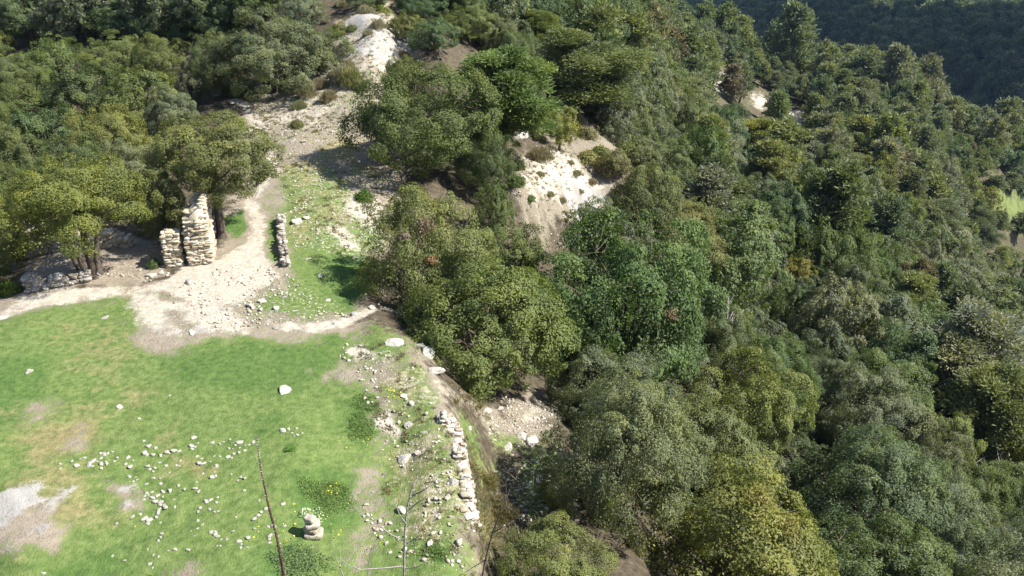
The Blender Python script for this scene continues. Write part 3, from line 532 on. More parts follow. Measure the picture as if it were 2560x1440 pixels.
KEYS = [
 ('holm_oak', OAK_MULTI, 240, 372, 330, 232, 690, (.078,.094,.026), 'many-stemmed olive green oak standing inside the ruined walls'),
 ('holm_oak', OAK_TALLTRUNK, 500, 262, 360, 552, 592, (.072,.084,.032), 'oak with thick bare trunk right behind the tall ruined wall'),
 ('holm_oak', A[0], 30, 450, 190, -5, 700, (.080,.096,.028), 'oak cut by the photo edge left of the ruined walls'),
 ('holm_oak', A[1], 415, 415, 150, 415, 610, (.070,.085,.038), 'shaded small oak between many-stemmed oak and tall ruined wall'),
 ('holm_oak', A[3], 1065, 125, 380, 1075, 425, (.048,.066,.022), 'big dark green oak casting a black shadow over the grass'),
 ('pine_tree', PINE_A[0], 1245, 85, 260, 1255, 410, (.066,.098,.034), 'soft green rounded pine behind the big dark oak'),
 ('holm_oak', A[2], 1215, 300, 170, 1225, 480, (.050,.070,.028), 'narrow dark oak at the left edge of the pale scree'),
 ('holm_oak', A[0], 1110, 430, 370, 1090, 812, (.082,.098,.036), 'light olive oak with rusty dead tufts above the second path'),
 ('holm_oak', A[4], 1215, 610, 450, 1205, 965, (.066,.088,.028), 'huge olive oak overhanging the shaded bank by the lawn edge'),
 ('holm_oak', A[1], 1530, 522, 500, 1540, 965, (.052,.084,.030), 'broad fresh green dome oak below the pale scree with one tan tuft'),
 ('holm_oak', A[2], 1790, 760, 240, 1800, 985, (.070,.090,.042), 'grey-olive oak at the right shoulder of the broad dome oak'),
 ('holm_oak', A[3], 1680, 490, 280, 1680, 690, (.078,.086,.034), 'olive oak right of the pale scree foot'),
 ('holm_oak', A[4], 1500, 850, 320, 1500, 1085, (.068,.086,.048), 'grey-green oak right of the huge overhanging oak'),
 ('holm_oak', A[0], 1560, 930, 400, 1530, 1290, (.076,.092,.046), 'broad silvery oak above the rubble shade'),
 ('holm_oak', A[5], 1730, 940, 340, 1730, 1230, (.080,.098,.044), 'silvery green oak just right of the broad silvery oak'),
 ('holm_oak', OAK_B[1], 1285, 530, 180, 1285, 725, (.070,.090,.034), 'low oak closing the foot of the pale scree'),
 ('holm_oak', OAK_B[0], 1228, 430, 130, 1235, 600, (.062,.084,.030), 'round oak hemming the lower left of the scree'),
 ('holm_oak', OAK_B[4], 1600, 395, 180, 1610, 590, (.072,.088,.038), 'olive oak overlapping the lower right end of the scree'),
 ('holm_oak', OAK_B[3], 1590, 345, 120, 1590, 440, (.074,.088,.036), 'bushy oak on the upper right corner of the scree'),
 ('holm_oak', OAK_B[2], 1530, 365, 90, 1535, 430, (.085,.092,.04), 'small olive bush-oak on the top edge of the scree'),
 ('holm_oak', A[1], 1850, 880, 330, 1840, 1160, (.082,.100,.032), 'mid green oak behind the broad silvery oak'),
 ('holm_oak', A[2], 1760, 1175, 600, 1790, 1560, (.086,.098,.028), 'large yellowing oak at the bottom of the slope'),
 ('holm_oak', A[3], 1400, 1335, 330, 1380, 1520, (.082,.100,.036), 'leafy low oak at the foot of the terrace wall'),
 ('holm_oak', A[4], 2130, 890, 300, 2130, 1130, (.080,.096,.056), 'pale grey oak left of the lower hillside gap'),
 ('holm_oak', A[0], 2150, 1080, 400, 2130, 1360, (.055,.080,.040), 'wide deep green oak right of the yellowing oak'),
 ('holm_oak', A[1], 2060, 1300, 420, 2150, 1560, (.058,.082,.034), 'dark leafy oak at the bottom right of the yellowing oak'),
 ('holm_oak', A[4], 680, 0, 330, 690, 232, (.072,.088,.046), 'spreading grey-green oak over the bend of the path'),
 ('holm_oak', A[2], 810, 60, 150, 815, 170, (.060,.082,.030), 'small bright oak beside the pale ridge rocks'),
 ('holm_oak', A[3], 560, 60, 140, 560, 240, (.066,.084,.036), 'slender oak shading the path into the woods'),
 ('holm_oak', OAK_B[0], 1570, 230, 140, 1575, 385, (.068,.086,.036), 'rounded oak in front of the leaning pine'),
 ('pine_tree', PINE_LEAN, 1560, 40, 270, 1478, 290, (.070,.090,.040), 'leaning pine with bare grey limbs above the scree'),
 ('holm_oak', OAK_B[1], 1390, 245, 110, 1395, 375, (.110,.122,.036), 'yellow-green young oak at the top of the scree'),
 ('pine_tree', PINE_A[1], 1395, 120, 110, 1400, 245, (.055,.074,.024), 'dark olive pine left of the leaning pine'),
 ('pine_tree', PINE_A[2], 1350, 10, 130, 1350, 150, (.080,.104,.034), 'light green pine on the skyline above the dark pine'),
 ('pine_tree', PINE_A[0], 1885, 285, 150, 1880, 425, (.100,.112,.030), 'bushy yellow-green pine below the white rock scar'),
 ('pine_tree', PINE_A[1], 2135, 385, 140, 2140, 480, (.076,.092,.044), 'broad dark pine on the open shoulder of the slope'),
 ('pine_tree', PINE_A[2], 2340, 490, 120, 2330, 625, (.080,.096,.062), 'tall pale pine left of the valley meadow'),
 ('pine_tree', PINE_A[0], 2430, 510, 90, 2432, 640, (.066,.084,.048), 'thin pine silhouetted beside the dark hollow'),
 ('holm_oak', OAK_B[2], 1985, 630, 100, 1985, 720, (.112,.112,.03), 'golden oak in the middle of the hillside woods'),
 ('pine_tree', (PINE_C[0][0], None), 2478, 432, 60, 2480, 492, (.070,.088,.046), 'small pine at the far left corner of the valley meadow'),
 ('pine_tree', (PINE_C[1][0], None), 2522, 425, 60, 2522, 486, (.074,.090,.048), 'small pine at the far edge of the valley meadow'),
 ('pine_tree', (PINE_C[2][0], None), 2556, 430, 56, 2558, 488, (.066,.084,.046), 'small pine cut by the photo edge beyond the valley meadow'),
 ('pine_tree', (PINE_C[0][0], None), 2485, 522, 64, 2486, 590, (.072,.090,.044), 'pine at the near left corner of the valley meadow'),
 ('pine_tree', (PINE_C[1][0], None), 2540, 528, 66, 2542, 600, (.070,.088,.046), 'pine at the near edge of the valley meadow'),
 ('holm_oak', OAK_B[3], 1650, 325, 150, 1655, 470, (.066,.088,.036), 'compact oak on the far shoulder right of the scree'),
 ('holm_oak', OAK_B[4], 1605, 400, 110, 1612, 500, (.085,.094,.034), 'olive bushy oak closing the right end of the scree'),
 ('holm_oak', OAK_B[5], 1720, 245, 130, 1720, 380, (.070,.090,.042), 'grey-green oak downhill of the leaning pine'),
]
for k, v, cx, top, cw, bx, by, c, lab in KEYS:
    key(k, v, cx, top, cw, bx, by, c, lab, group=oaks if k == 'holm_oak' else pines)
n_key = len(PLACED)
def tuft(tree, px, py, wpx, name, color, label=None, n=700):
    """a withered clump on the sunny skin of a crown"""
    r = np.random.default_rng(int(px)); M = Matrix.LocRotScale(tree.location, tree.rotation_euler, tree.scale); cr = [c for c in tree.children if c.name.startswith('crown')][0]
    v = np.zeros(3 * len(cr.data.vertices), np.float32); cr.data.vertices.foreach_get('co', v); v = v.reshape(-1, 3); MM = np.array(M); W = v @ MM[:3, :3].T + MM[:3, 3]
    u, w_, d = project(W); k = (np.abs(u - px) < 8) & (np.abs(w_ - py) < 8); dd = np.percentile(d[k], 10) if k.any() else float(np.median(d))
    c = ray(px, py); c = np.array([0, 0, CAMZ]) + c * dd / (c[1] * CP - c[2] * SP); rad = wpx * dd / F / 2; o_ = unit(r.normal(size=(n, 3))); C = c + o_ * rad * (r.random((n, 1)) ** .5) * [1, 1, .8]
    V, F4 = leaf_quads(C, unit(o_ + r.normal(size=(n, 3)) * .5), .075, r); m = MB(); m.add(V, F4, None, 0, np.repeat(r.normal(0, .3, n), 4)); o = link(name, m.mesh(name, [M_LEAF]), parent=tree, color=color); o.matrix_parent_inverse = M.inverted()
    if label: o['label'] = label
TREES = {o['label']: o for o in bpy.data.objects if o.get('label')}
def T(start): return next(o for l, o in TREES.items() if l.startswith(start))
tuft(T('light olive oak'), 1060, 562, 62, 'withered_foliage', (.105, .085, .062), 'rust-brown dead leaf clump'); tuft(T('light olive oak'), 1010, 592, 40, 'withered_foliage', (.10, .088, .07), 'greyish-brown dead leaf clump'); tuft(T('light olive oak'), 1078, 650, 34, 'withered_foliage', (.13, .09, .05), 'small orange dead leaf clump')
tuft(T('broad fresh green dome'), 1678, 785, 44, 'withered_foliage', (.15, .115, .08), 'tan withered leaf clump'); tuft(T('large yellowing'), 1900, 1250, 90, 'yellow_foliage', (.105, .10, .03), 'yellowish leaf clump'); tuft(T('large yellowing'), 1960, 1320, 110, 'yellow_foliage', (.105, .10, .03), 'yellowish leaf clump')
# the rest of the ridge wood on the left: crowns read off the photo (centre x, top y, width, foot y)
for cx, top, cw, by in [(300,240,230,470),(130,250,210,440),(40,380,180,560),(200,330,200,520),(340,330,180,520),(90,180,200,330),(230,150,220,330),(360,150,220,340),(430,200,150,350),(300,60,210,210),(150,70,200,210),(420,70,160,200),(40,100,170,260),(440,-10,170,120),(320,-20,190,90),(210,-20,180,100),(90,-30,190,110),(-30,200,190,400),(-40,20,180,170),(560,-40,150,90),(640,-60,150,70),(760,-30,130,70),(1010,20,120,105),(1095,30,140,130),(1180,-20,150,110),(1240,20,120,150),(1060,-40,140,50),(920,-40,120,20),(1300,60,120,210),(1320,170,110,300),(60,300,190,480),(480,130,100,260),(1000,130,110,220)]:
    c = jit(OAKC[rng.integers(len(OAKC))], .1); c = (c[0] * 1.12, c[1] * 1.03, c[2] * .93); key('holm_oak', (A + OAK_B)[rng.integers(10)], cx, top, cw, cx + rng.uniform(-10, 10), by, c, group=oaks)
# scattered wood over the slope, spur and valley
def scatter():
    out = []; grid = {}
    open_polys = [poly_world(p) for p in ([(1250,470),(1300,390),(1420,350),(1550,440),(1500,550),(1320,560)], [(2480,500),(2560,492),(2600,515),(2560,535),(2500,538)],
                  [(1870,235),(1925,235),(1940,290),(1880,290)],[(1785,185),(1815,185),(1820,245),(1785,245)],[(1815,215),(1880,220),(1880,250),(1825,250)],[(1940,280),(2040,280),(2030,335),(1950,325)],[(2140,25),(2180,30),(2170,55),(2140,50)],[(2140,125),(2185,135),(2240,185),(2180,180)])]
    right = poly_world([(1190,1440),(1240,1200),(1350,1000),(1300,760),(1290,600),(1310,420),(1290,280),(1300,160),(1240,40),(1300,-20)])
    for _ in range(60000):
        a = rng.uniform(R(-4), R(44)); rho = math.exp(rng.uniform(math.log(22), math.log(290))); x, y = rho * math.sin(a), rho * math.cos(a)
        out.append((x, y, rho))
    Q = np.array(out); z = height(Q[:, 0], Q[:, 1]); px, py, dep = project(np.stack([Q[:, 0], Q[:, 1], z], -1)); acc = []
    # right of the crest line only
    crest = np.array([(1190,1440),(1300,1330),(1420,1080),(1440,900),(1380,760),(1440,600),(1560,470),(1540,380),(1430,300),(1300,200),(1180,100),(1130,20),(1100,-60)])
    xc = np.interp(py, crest[::-1, 1], crest[::-1, 0])
    ob = np.zeros(len(Q), bool)
    for p in open_polys:
        if len(p) > 2: ob |= sdf(Q[:, :2], p) < .8
    for ki, ((x, y, rho), zz, u, v, xk) in enumerate(zip(out, z, px, py, xc)):
        if u < xk or u > 2800 or v < -60 or v > 1900: continue
        if ob[ki]: continue
        sp = 3.1 if rho < 60 else 2.9 if rho < 120 else 2.75 if rho < 200 else 4.4
        sp *= (0.85 + .5 * abs(math.sin(x * .17) * math.cos(y * .13)))
        g = (int(x // 4), int(y // 4)); bad = False
        for i in (-2, -1, 0, 1, 2):
            for j in (-2, -1, 0, 1, 2):
                for (X2, Y2, s2) in grid.get((g[0] + i, g[1] + j), ()):
                    if (x - X2) ** 2 + (y - Y2) ** 2 < (.5 * (sp + s2)) ** 2: bad = True; break
                if bad: break
            if bad: break
        if bad or any((x - k[0]) ** 2 + (y - k[1]) ** 2 < (.33 * k[2] + .9) ** 2 for k in PLACED[:n_key]): continue
        grid.setdefault(g, []).append((x, y, sp)); acc.append((x, y, zz, rho, sp, u, v))
    return acc
cand = scatter()
# openings in the wood that the viewpoint looks into
GLADES = [np.array(p, float) for p in ([(1255,470),(1300,385),(1400,365),(1550,440),(1500,550),(1320,550)],[(1195,1010),(1390,960),(1370,1080),(1430,1250),(1400,1310),(1230,1310)],[(2500,508),(2560,500),(2560,528),(2515,530)],[(1880,248),(1910,245),(1922,278),(1895,285)],[(1790,195),(1810,192),(1810,240),(1790,238)],[(1830,228),(1870,228),(1872,242),(1832,242)],[(1958,290),(2015,292),(2010,318),(1965,312)])]
KEYV = []
for X_, Y_, w_, h_, Z_ in PLACED[:n_key]:
    u_, v_, d_ = project(np.array([X_, Y_, Z_ + h_ * .6])); KEYV.append((float(u_), float(v_), w_ * .5 * F / float(d_), h_ * .42 * F / float(d_), float(d_)))
def blocks(x, y, z, w, h):
    u, v, d = project(np.array([x, y, z + h * .55])); rr = w * .5 * F / float(d); q = np.array([[float(u), float(v)]])
    for a_, b_, rx, ry, dd in KEYV:
        kf = .8 if dd < 75 else .42
        if float(d) < dd * 1.02 and ((float(u) - a_) / (rx * kf + rr * kf)) ** 2 + ((float(v) - b_) / (ry * kf + rr * kf)) ** 2 < 1: return True
    return any(sdf(q, g_)[0] < rr * (.85 if rr > 40 else .6) for g_ in GLADES)
# which of them the photo shows: a coarse depth picture of all crowns
GW, GHh = 512, 288
def visible(cands):
    depth = np.full((GHh, GW), 1e9); who = np.full((GHh, GW), -1); yy, xx = np.mgrid[0:GHh, 0:GW]
    allc = [(x, y, z, w, h, -2) for x, y, w, h, z in PLACED] + cands
    for X, Y, Z, w, h, i in allc:
        u, v, d = project(np.array([X, Y, Z + h * .58])); u, v = float(u) * GW / W0, float(v) * GHh / H0; rx = max(.7, w * .5 * F / float(d) * GW / W0); ry = max(.7, h * .45 * F / float(d) * GW / W0)
        x0, x1, y0, y1 = int(max(0, u - rx)), int(min(GW, u + rx + 2)), int(max(0, v - ry)), int(min(GHh, v + ry + 2))
        if x0 >= x1 or y0 >= y1: continue
        sl = (slice(y0, y1), slice(x0, x1)); e = ((xx[sl] - u) / rx) ** 2 + ((yy[sl] - v) / ry) ** 2 < 1; k = e & (d < depth[sl]); depth[sl][k] = d; who[sl][k] = i
    return np.bincount(who[who >= 0], minlength=len(cands)), depth
prep = []
for i, (x, y, z, rho, sp, u, v) in enumerate(cand):
    pine = rng.random() < (.12 if rho < 60 else .35 if rho < 95 else .7)
    w = sp * rng.uniform(1.45, 2.25) * (1.0 if not pine else .85); h = w * (rng.uniform(.85, 1.15) if not pine else rng.uniform(1.25, 1.75))
    if blocks(x, y, z, w, h): continue
    prep.append((x, y, z - .1, w, h, len(prep), pine, rho))
cnt, _d = visible([p[:6] for p in prep])
order = sorted(range(len(prep)), key=lambda i: -cnt[i]); nO = nP = 0; far_wood = []
for i in order:
    x, y, z, w, h, _, pine, rho = prep[i]; small = cnt[i] < (6 if rho < 120 else 3)
    if small or (pine and nP >= 275) or (not pine and nO >= 215): far_wood.append((x, y, z, w, h, pine, rho)); continue
    u, v, _dd = project(np.array([x, y, z + h * .6]))
    pn = fbm(np.array([[x / 14, y / 14]]), 2, 5)[0]
    if pine:
        nP += 1; c = jit(PINC[rng.integers(len(PINC))], .06); c = (c[0] * 1.08, c[1] * .96, c[2]); var = (PINE_A[rng.integers(3)] if rho < 55 else PINE_B[rng.integers(5)] if rho < 110 else PINE_C[rng.integers(5)])
        if rng.random() < .03: c = (.085, .078, .056)
        place('pine_tree', var, (x, y, z), w, h, c, None, pines)
    else:
        nO += 1; c = (GREY if pn + rng.normal(0, .25) > .1 else OAKC)[rng.integers(3)] if rng.random() < .6 else OAKC[rng.integers(len(OAKC))]
        c = jit(c, .06); 
        if rng.random() < .02: c = (.098, .105, .03)
        var = A[rng.integers(5)] if rho < 48 else OAK_B[rng.integers(5)] if rho < 105 else OAK_C[rng.integers(4)]
        place('holm_oak', var, (x, y, z), w, h, c, None, oaks)
print('scatter', len(cand), 'oaks', nO, 'pines', nP, 'wood', len(far_wood))

# woods nobody could count: the trees hidden behind others and the far hillsides, one object each
def wood(name, label, pts, protos):
    src = bpy.data.collections.new(name + '_kinds')
    for k, me in enumerate(protos):
        o = bpy.data.objects.new('wood_tree', me); src.objects.link(o)
    P = np.array([p[:3] for p in pts]); me = mk_mesh(name, P, None, None, []); n = len(P)
    me.attributes.new('scl', 'FLOAT_VECTOR', 'POINT').data.foreach_set('vector', np.array([p[3] for p in pts], np.float32).ravel())
    me.attributes.new('rz', 'FLOAT', 'POINT').data.foreach_set('value', rng.uniform(0, 6.28, n).astype(np.float32))
    me.attributes.new('which', 'INT', 'POINT').data.foreach_set('value', np.array([p[4] for p in pts], np.int32))
    o = link(name, me); g = bpy.data.node_groups.new(name, 'GeometryNodeTree')
    g.interface.new_socket('Geometry', in_out='INPUT', socket_type='NodeSocketGeometry'); g.interface.new_socket('Geometry', in_out='OUTPUT', socket_type='NodeSocketGeometry')
    gi = g.nodes.new('NodeGroupInput'); go = g.nodes.new('NodeGroupOutput'); ip = g.nodes.new('GeometryNodeInstanceOnPoints'); ci = g.nodes.new('GeometryNodeCollectionInfo')
    ci.inputs['Collection'].default_value = src; ci.inputs['Separate Children'].default_value = True; ci.inputs['Reset Children'].default_value = True
    def na(nm, t):
        q = g.nodes.new('GeometryNodeInputNamedAttribute'); q.data_type = t; q.inputs['Name'].default_value = nm; return q.outputs['Attribute']
    cx = g.nodes.new('ShaderNodeCombineXYZ'); g.links.new(na('rz', 'FLOAT'), cx.inputs['Z'])
    g.links.new(gi.outputs[0], ip.inputs['Points']); g.links.new(ci.outputs[0], ip.inputs['Instance']); ip.inputs['Pick Instance'].default_value = True
    g.links.new(na('which', 'INT'), ip.inputs['Instance Index']); g.links.new(cx.outputs[0], ip.inputs['Rotation']); g.links.new(na('scl', 'FLOAT_VECTOR'), ip.inputs['Scale']); g.links.new(ip.outputs[0], go.inputs[0])
    md = o.modifiers.new('trees', 'NODES'); md.node_group = g
    return tag(o, label, 'woodland', None, 'stuff')
def recol(me):
    me = me.copy(); me.materials[0] = M_FARLEAF; return me
MID = [recol(OAK_C[0][0]), recol(OAK_C[1][0]), recol(PINE_C[0][0]), recol(PINE_C[1][0])]
_fp = [pine_mesh(500 + k, 650, .34, one=True, leafmat=M_FARLEAF)[0] for k in range(3)] + [recol(oak_mesh(510 + k, 700, .2, 60, .9, one=True)[0]) for k in range(2)]
for pr in (MID, _fp):
    pass
def sclfor(me, w, h):
    d = me.get('dims')
    if d is None:
        v = np.zeros(3 * len(me.vertices), np.float32); me.vertices.foreach_get('co', v); v = v.reshape(-1, 3); d = [float(np.percentile(np.hypot(v[:, 0], v[:, 1]), 97)) * 2, float(v[:, 2].max())]; me['dims'] = d
    return (w / d[0], w / d[0], h / d[1])
pts = []
for x, y, z, w, h, pine, rho in far_wood:
    k = int(rng.integers(2, 4) if pine else rng.integers(0, 2)); pts.append((x, y, z, sclfor(MID[k], w, h), k))
lp = []
for _ in range(9000):
    a_ = rng.uniform(R(-46), R(3)); r_ = math.exp(rng.uniform(math.log(60), math.log(420))); lp.append((r_ * math.sin(a_), r_ * math.cos(a_), r_))
lp = np.array(lp); lz = height(lp[:, 0], lp[:, 1]); lu, lv, _q = project(np.stack([lp[:, 0], lp[:, 1], lz + 2], -1)); lpts = []; cells = set()
for (x, y, r_), z, u_, v_ in zip(lp, lz, lu, lv):
    c_ = (int(x // 3.4), int(y // 3.4))
    if c_ in cells or v_ > 40 or (v_ > -40 and 830 < u_ < 1000) or r_ * abs(math.atan2(x, y)) < 0: continue
    cells.add(c_); k = int(rng.integers(0, 2)); w = rng.uniform(4.5, 7); lpts.append((x, y, z - .1, sclfor(MID[k], w, w * rng.uniform(.8, 1.1)), k))
wood('ridge_woodland', 'dense oak wood beyond the ridge along the top edge', lpts, MID); print('ridge', len(lpts))
wood('slope_woodland', 'thicket of half hidden oaks and pines filling gaps on the slope', pts, MID)
up = []; cells = set()
for _ in range(26000):
    a_ = rng.uniform(R(-2), R(44)); r_ = math.exp(rng.uniform(math.log(22), math.log(170))); up.append((r_ * math.sin(a_), r_ * math.cos(a_), r_))
up = np.array(up); uz = height(up[:, 0], up[:, 1]); uu, uv, _q = project(np.stack([up[:, 0], up[:, 1], uz], -1)); bad = np.zeros(len(up), bool)
crest_ = np.array([(1190,1440),(1330,1330),(1450,1080),(1470,900),(1410,760),(1450,640),(1580,490),(1570,400),(1470,290),(1320,200),(1200,100),(1150,20),(1120,-60)]); bad |= uu < np.interp(uv, crest_[::-1, 1], crest_[::-1, 0]); bad |= (uu > 2750) | (uv < -40) | (uv > 1750)
for g_ in GLADES: bad |= sdf(np.stack([uu, uv], -1), g_) < 45
upts = []
for (x, y, r_), z, b_ in zip(up, uz, bad):
    c_ = (int(x // 1.9), int(y // 1.9))
    if b_ or c_ in cells: continue
    cells.add(c_); k = int(rng.integers(0, 2)); w = rng.uniform(1.8, 3.6); upts.append((x, y, z - .15, sclfor(MID[k], w, w * rng.uniform(.6, .95)), k))
wood('undergrowth', 'low scrub filling the gaps between the slope trees', upts, MID); print('under', len(upts))
pts = []; NF = 16000
a = rng.uniform(R(2), R(44), NF); rho = np.exp(rng.uniform(math.log(285), math.log(1050), NF)); X = rho * np.sin(a); Y = rho * np.cos(a); Z = height(X, Y)
mkf = masks(np.stack([X, Y], -1)); dens = fbm(np.stack([X / 60, Y / 60], -1), 3, 66)
for x, y, z, r_, pl, dn in zip(X, Y, Z, rho, mkf['pale'], dens):
    if pl > .35 or (r_ > 560 and dn > .18) or rng.random() > min(1, (r_ / 600) ** 1.3): continue
    k = int(rng.integers(0, 5)); w = rng.uniform(5, 8.5); h = w * (rng.uniform(1.3, 1.8) if k < 3 else rng.uniform(.8, 1.1)); pts.append((x, y, z - .3, sclfor(_fp[k], w, h), k))
wood('far_pine_forest', 'far forest covering the shadowed hillsides across the valley', pts, _fp); print('far', len(pts))

# ------------------------------------------------------------------ a cloud whose shadow lies on the far hillside
def cloud():
    r = np.random.default_rng(3); V, Fc = ICO[3]; m = MB(); L = 520 / to_sun[2]; pts = []
    for px in range(1760, 2900, 46):
        for py in range(20, 300, 14):
            hi = np.interp(px, [1760, 2100, 2200, 2900], [-10, 40, 78, 70]); lo = np.interp(px, [1760, 1850, 2300, 2420, 2900], [70, 120, 262, 190, 150])
            if py < hi or py > lo: continue
            h = hit(px, py)
            if h is not None and np.hypot(h[0], h[1]) > 300: pts.append(h)
    keep = []
    for p in pts:
        if all(np.linalg.norm(p[:2] - q[:2]) > 22 for q in keep): keep.append(p)
    for k, p in enumerate(keep):
        c = p + to_sun * (L + (520 - (p[2] + 100)) * 0); rad = r.uniform(26, 36); v = V * (1 + .22 * fbm(V * 2 + k, 3, k))[:, None] * [rad, rad, rad * .55]; m.add(v + c + [0, 0, r.uniform(-6, 14)], None, Fc)
    mt, ns, ls = nt('cloud_white'); rg = N(ns, 'ShaderNodeRGB'); rg.outputs[0].default_value = (.85, .86, .88, 1); out_principled(ns, ls, rg.outputs[0], 1)
    tag(link('cloud', m.mesh('cloud', [mt], True)), None, None, None, 'structure'); print('cloud blobs', len(keep))
cloud()

# ------------------------------------------------------------------ stones
ROCKS = []
for k in range(10):
    v, f = rock_shape(40 + k, 2, [.5, .62, .7, .45, .8][k % 5], .35); m = MB(); m.add(v, None, f); ROCKS.append(m.mesh('rock', [M_STONE]))
M_WHITE = stone_material('white_stone', (.42, .39, .33), (.55, .52, .45), (.66, .63, .56), 1.2)
ROCKS_W = []
for k in range(8):
    v, f = rock_shape(140 + k, 2, [.55, .62, .7, .5][k % 4], .4); m = MB(); m.add(v, None, f); ROCKS_W.append(m.mesh('rock', [M_WHITE]))
ROCKS_G = []
for k in range(5):
    v, f = rock_shape(70 + k, 3, [.55, .7, .6, .8, .5][k], .4, .22); m = MB(); m.add(v, None, f); ROCKS_G.append(m.mesh('rock', [M_GREYSTONE if k % 2 else M_STONE]))
def stone(px, py, wpx, name='stone', meshes=ROCKS, flat=1.0, sink=.35, rot=None):
    p = hit(px, py)
    if p is None: return None
    d = float(project(p)[2]); w = wpx * d / F * .5; o = link(name, meshes[rng.integers(len(meshes))], (p[0], p[1], p[2] + w * .5 * (1 - sink) * flat * .6), None, (rng.uniform(-.25, .25), rng.uniform(-.25, .25), rng.uniform(0, 6.28) if rot is None else rot), (w * rng.uniform(.9, 1.15), w * rng.uniform(.8, 1.05), w * flat * rng.uniform(.8, 1.1)))
    return o
STN = '''1207,160,26;990,322,28;855,240,46;2010,405,60;2050,398,35;2110,392,26;2148,423,25;2090,445,25;2110,437,30;2075,425,25;1378,458,45;1406,497,25;1365,518,45;1390,525,25;1370,537,30;1510,494,35;1562,504,22;1588,488,20;1636,470,25;1708,492,55;1675,510,25;1745,512,20;1772,508,25;1800,490,35;1628,535,25;1655,535,15;1705,530,20;1742,547,25;1700,563,28;1662,570,30;1625,595,45;1648,600,20;1562,590,25;1524,590,20;1023,482,28;1058,520,55;1106,530,35;1028,565,60;1042,580,35;1090,580,42;1140,583,35;1192,565,50;1235,552,45;1275,553,40;800,558,32;720,572,35;745,578,40;768,570,30;720,603,35;836,600,25;910,600,40;946,618,18;600,602,35;572,607,20;665,620,45;692,625,25;655,632,30;635,650,50;655,660,30;718,643,40;755,630,25;760,645,30;816,627,25;722,675,30;512,625,30;428,645,30;430,677,30;545,655,40;540,665,25;895,645,38;925,664,50;1048,660,38;1060,683,35;1104,675,28;1090,698,30;1134,636,30;1182,655,35;1250,657,30;1278,657,25;1283,623,25;1400,592,35;1432,608,30;1410,638,45;1445,643,40;1495,627,20;1542,660,42;1208,706,22;1442,716,25;1530,700,20;1535,727,32;1508,738,42;1645,718,25;1710,738,30;1740,745,35;1690,763,25;924,735,35;918,742,20;964,742,22;950,768,30;978,755,25;925,770,20;1090,746,32;1134,747,28;1145,780,40;1042,786,30;1400,774,25;1270,802,32;1310,824,40;1388,818,35;1410,840,38;1208,838,48;1158,842,40;1740,833,28;1040,850,40;1080,848,35;1030,875,30;1055,870,30;1055,888,25;1028,898,30;1085,885,40;1120,873,42;1155,880,25;1240,897,25;1105,912,45;1140,918,45;1145,935,35;1168,940,35;1182,955,40;1135,965,38;1128,985,30;1120,1000,30;1108,1022,35;1244,950,30;1025,1035,50;1065,1042,50;1055,1068,40;998,1003,32;942,1020,40;830,1066,30;1142,1060,22;1465,908,45;1500,902,35;1535,917,35;1550,884,28;1490,965,30;1525,985,28;1548,983,30;1425,955,30;1410,983,28;1845,904,25;1890,965,40;1855,988,35;1840,1015,40;1812,1032,42;2010,930,40;1680,1023,20;1405,1047,32;1438,1077,30;1405,1103,30;1358,1120,20;1500,1130,40;1530,1125,30;1535,1145,40;1550,1160,30;1612,1180,35;1575,1182,22;1658,1122,25;1758,1168,45;1812,1105,30;1950,1090,50;1910,1090,30;1922,1155,42;1915,1180,30;1920,1205,30;2025,1085,25;1150,1140,32;1140,1165,28;1128,1190,32;1115,1205,20;1185,1217,20;1052,1252,20;1250,1255,40;1197,1262,22;1335,1255,35;1545,1227,25;1572,1227,25;1700,1195,40;1715,1215,25;1712,1240,30;1760,1235,25;1392,1155,20;1068,1357,40;1085,1385,25;1095,1293,30;1125,1305,25;885,1330,25;800,1300,25;310,1420,35'''
CLUST = [((2080,420),'heap beyond the dry stalk tip'),((1390,500),'pile in the top row'),((1690,520),'band left of the stalk tip'),((1630,590),'arc under the stalk-tip band'),((1080,550),'upper curved row'),((1220,555),'row joining the upper curve'),((720,600),'left end heap'),((560,640),'far left stragglers'),((910,640),'knot beside the left heap'),((1080,670),'line under the upper curve'),((1250,650),'trio below the joining row'),((1420,620),'knot under the top pile'),((1520,720),'diagonal knot near the stalk'),((1710,745),'trio beside the dry stalk'),((940,755),'knot touching the bedrock'),((1120,760),'pair right of the bedrock'),((1350,820),'dotted line in the middle'),((1180,840),'big pair above the crook'),((1060,875),'head of the stone crook'),((1150,950),'curved stem of the stone crook'),((1040,1045),'foot of the stone crook'),((950,1020),'strays left of the crook'),((1510,905),'short row right of centre'),((1500,975),'sparse row below centre'),((1850,1000),'diagonal line at the stalk'),((1420,1080),'chain below the sparse row'),((1540,1140),'rubbly heap left of cairn'),((1930,1150),'stack left of the cairn'),((1130,1170),'small upright lower line'),((1290,1255),'lowest crumbled row'),((1720,1215),'lower heap by the stalk'),((1080,1350),'lowest stones on the lawn'),((850,1320),'lonely lower left pair'),((1100,240),'outliers up the lawn')]
by = {}
for s in STN.split(';'):
    x, y, w = map(float, s.split(',')); o = stone(x / 2.844, 934 + y / 2.844, w / 2.844 * 1.02, meshes=ROCKS_W, flat=.85, sink=.6)
    k = int(np.argmin([math.hypot(x - a, y - b) for (a, b), _ in CLUST])); by.setdefault(k, []).append((x, o))
for k, v in by.items():
    v.sort(key=lambda t: t[0])
    for i, (_, o) in enumerate(v):
        where = CLUST[k][1]; tag(o, f'white stone, {ORD[i] if i else "first "}from left in the {where}', 'stone', 'white stones laid out on the lawn')
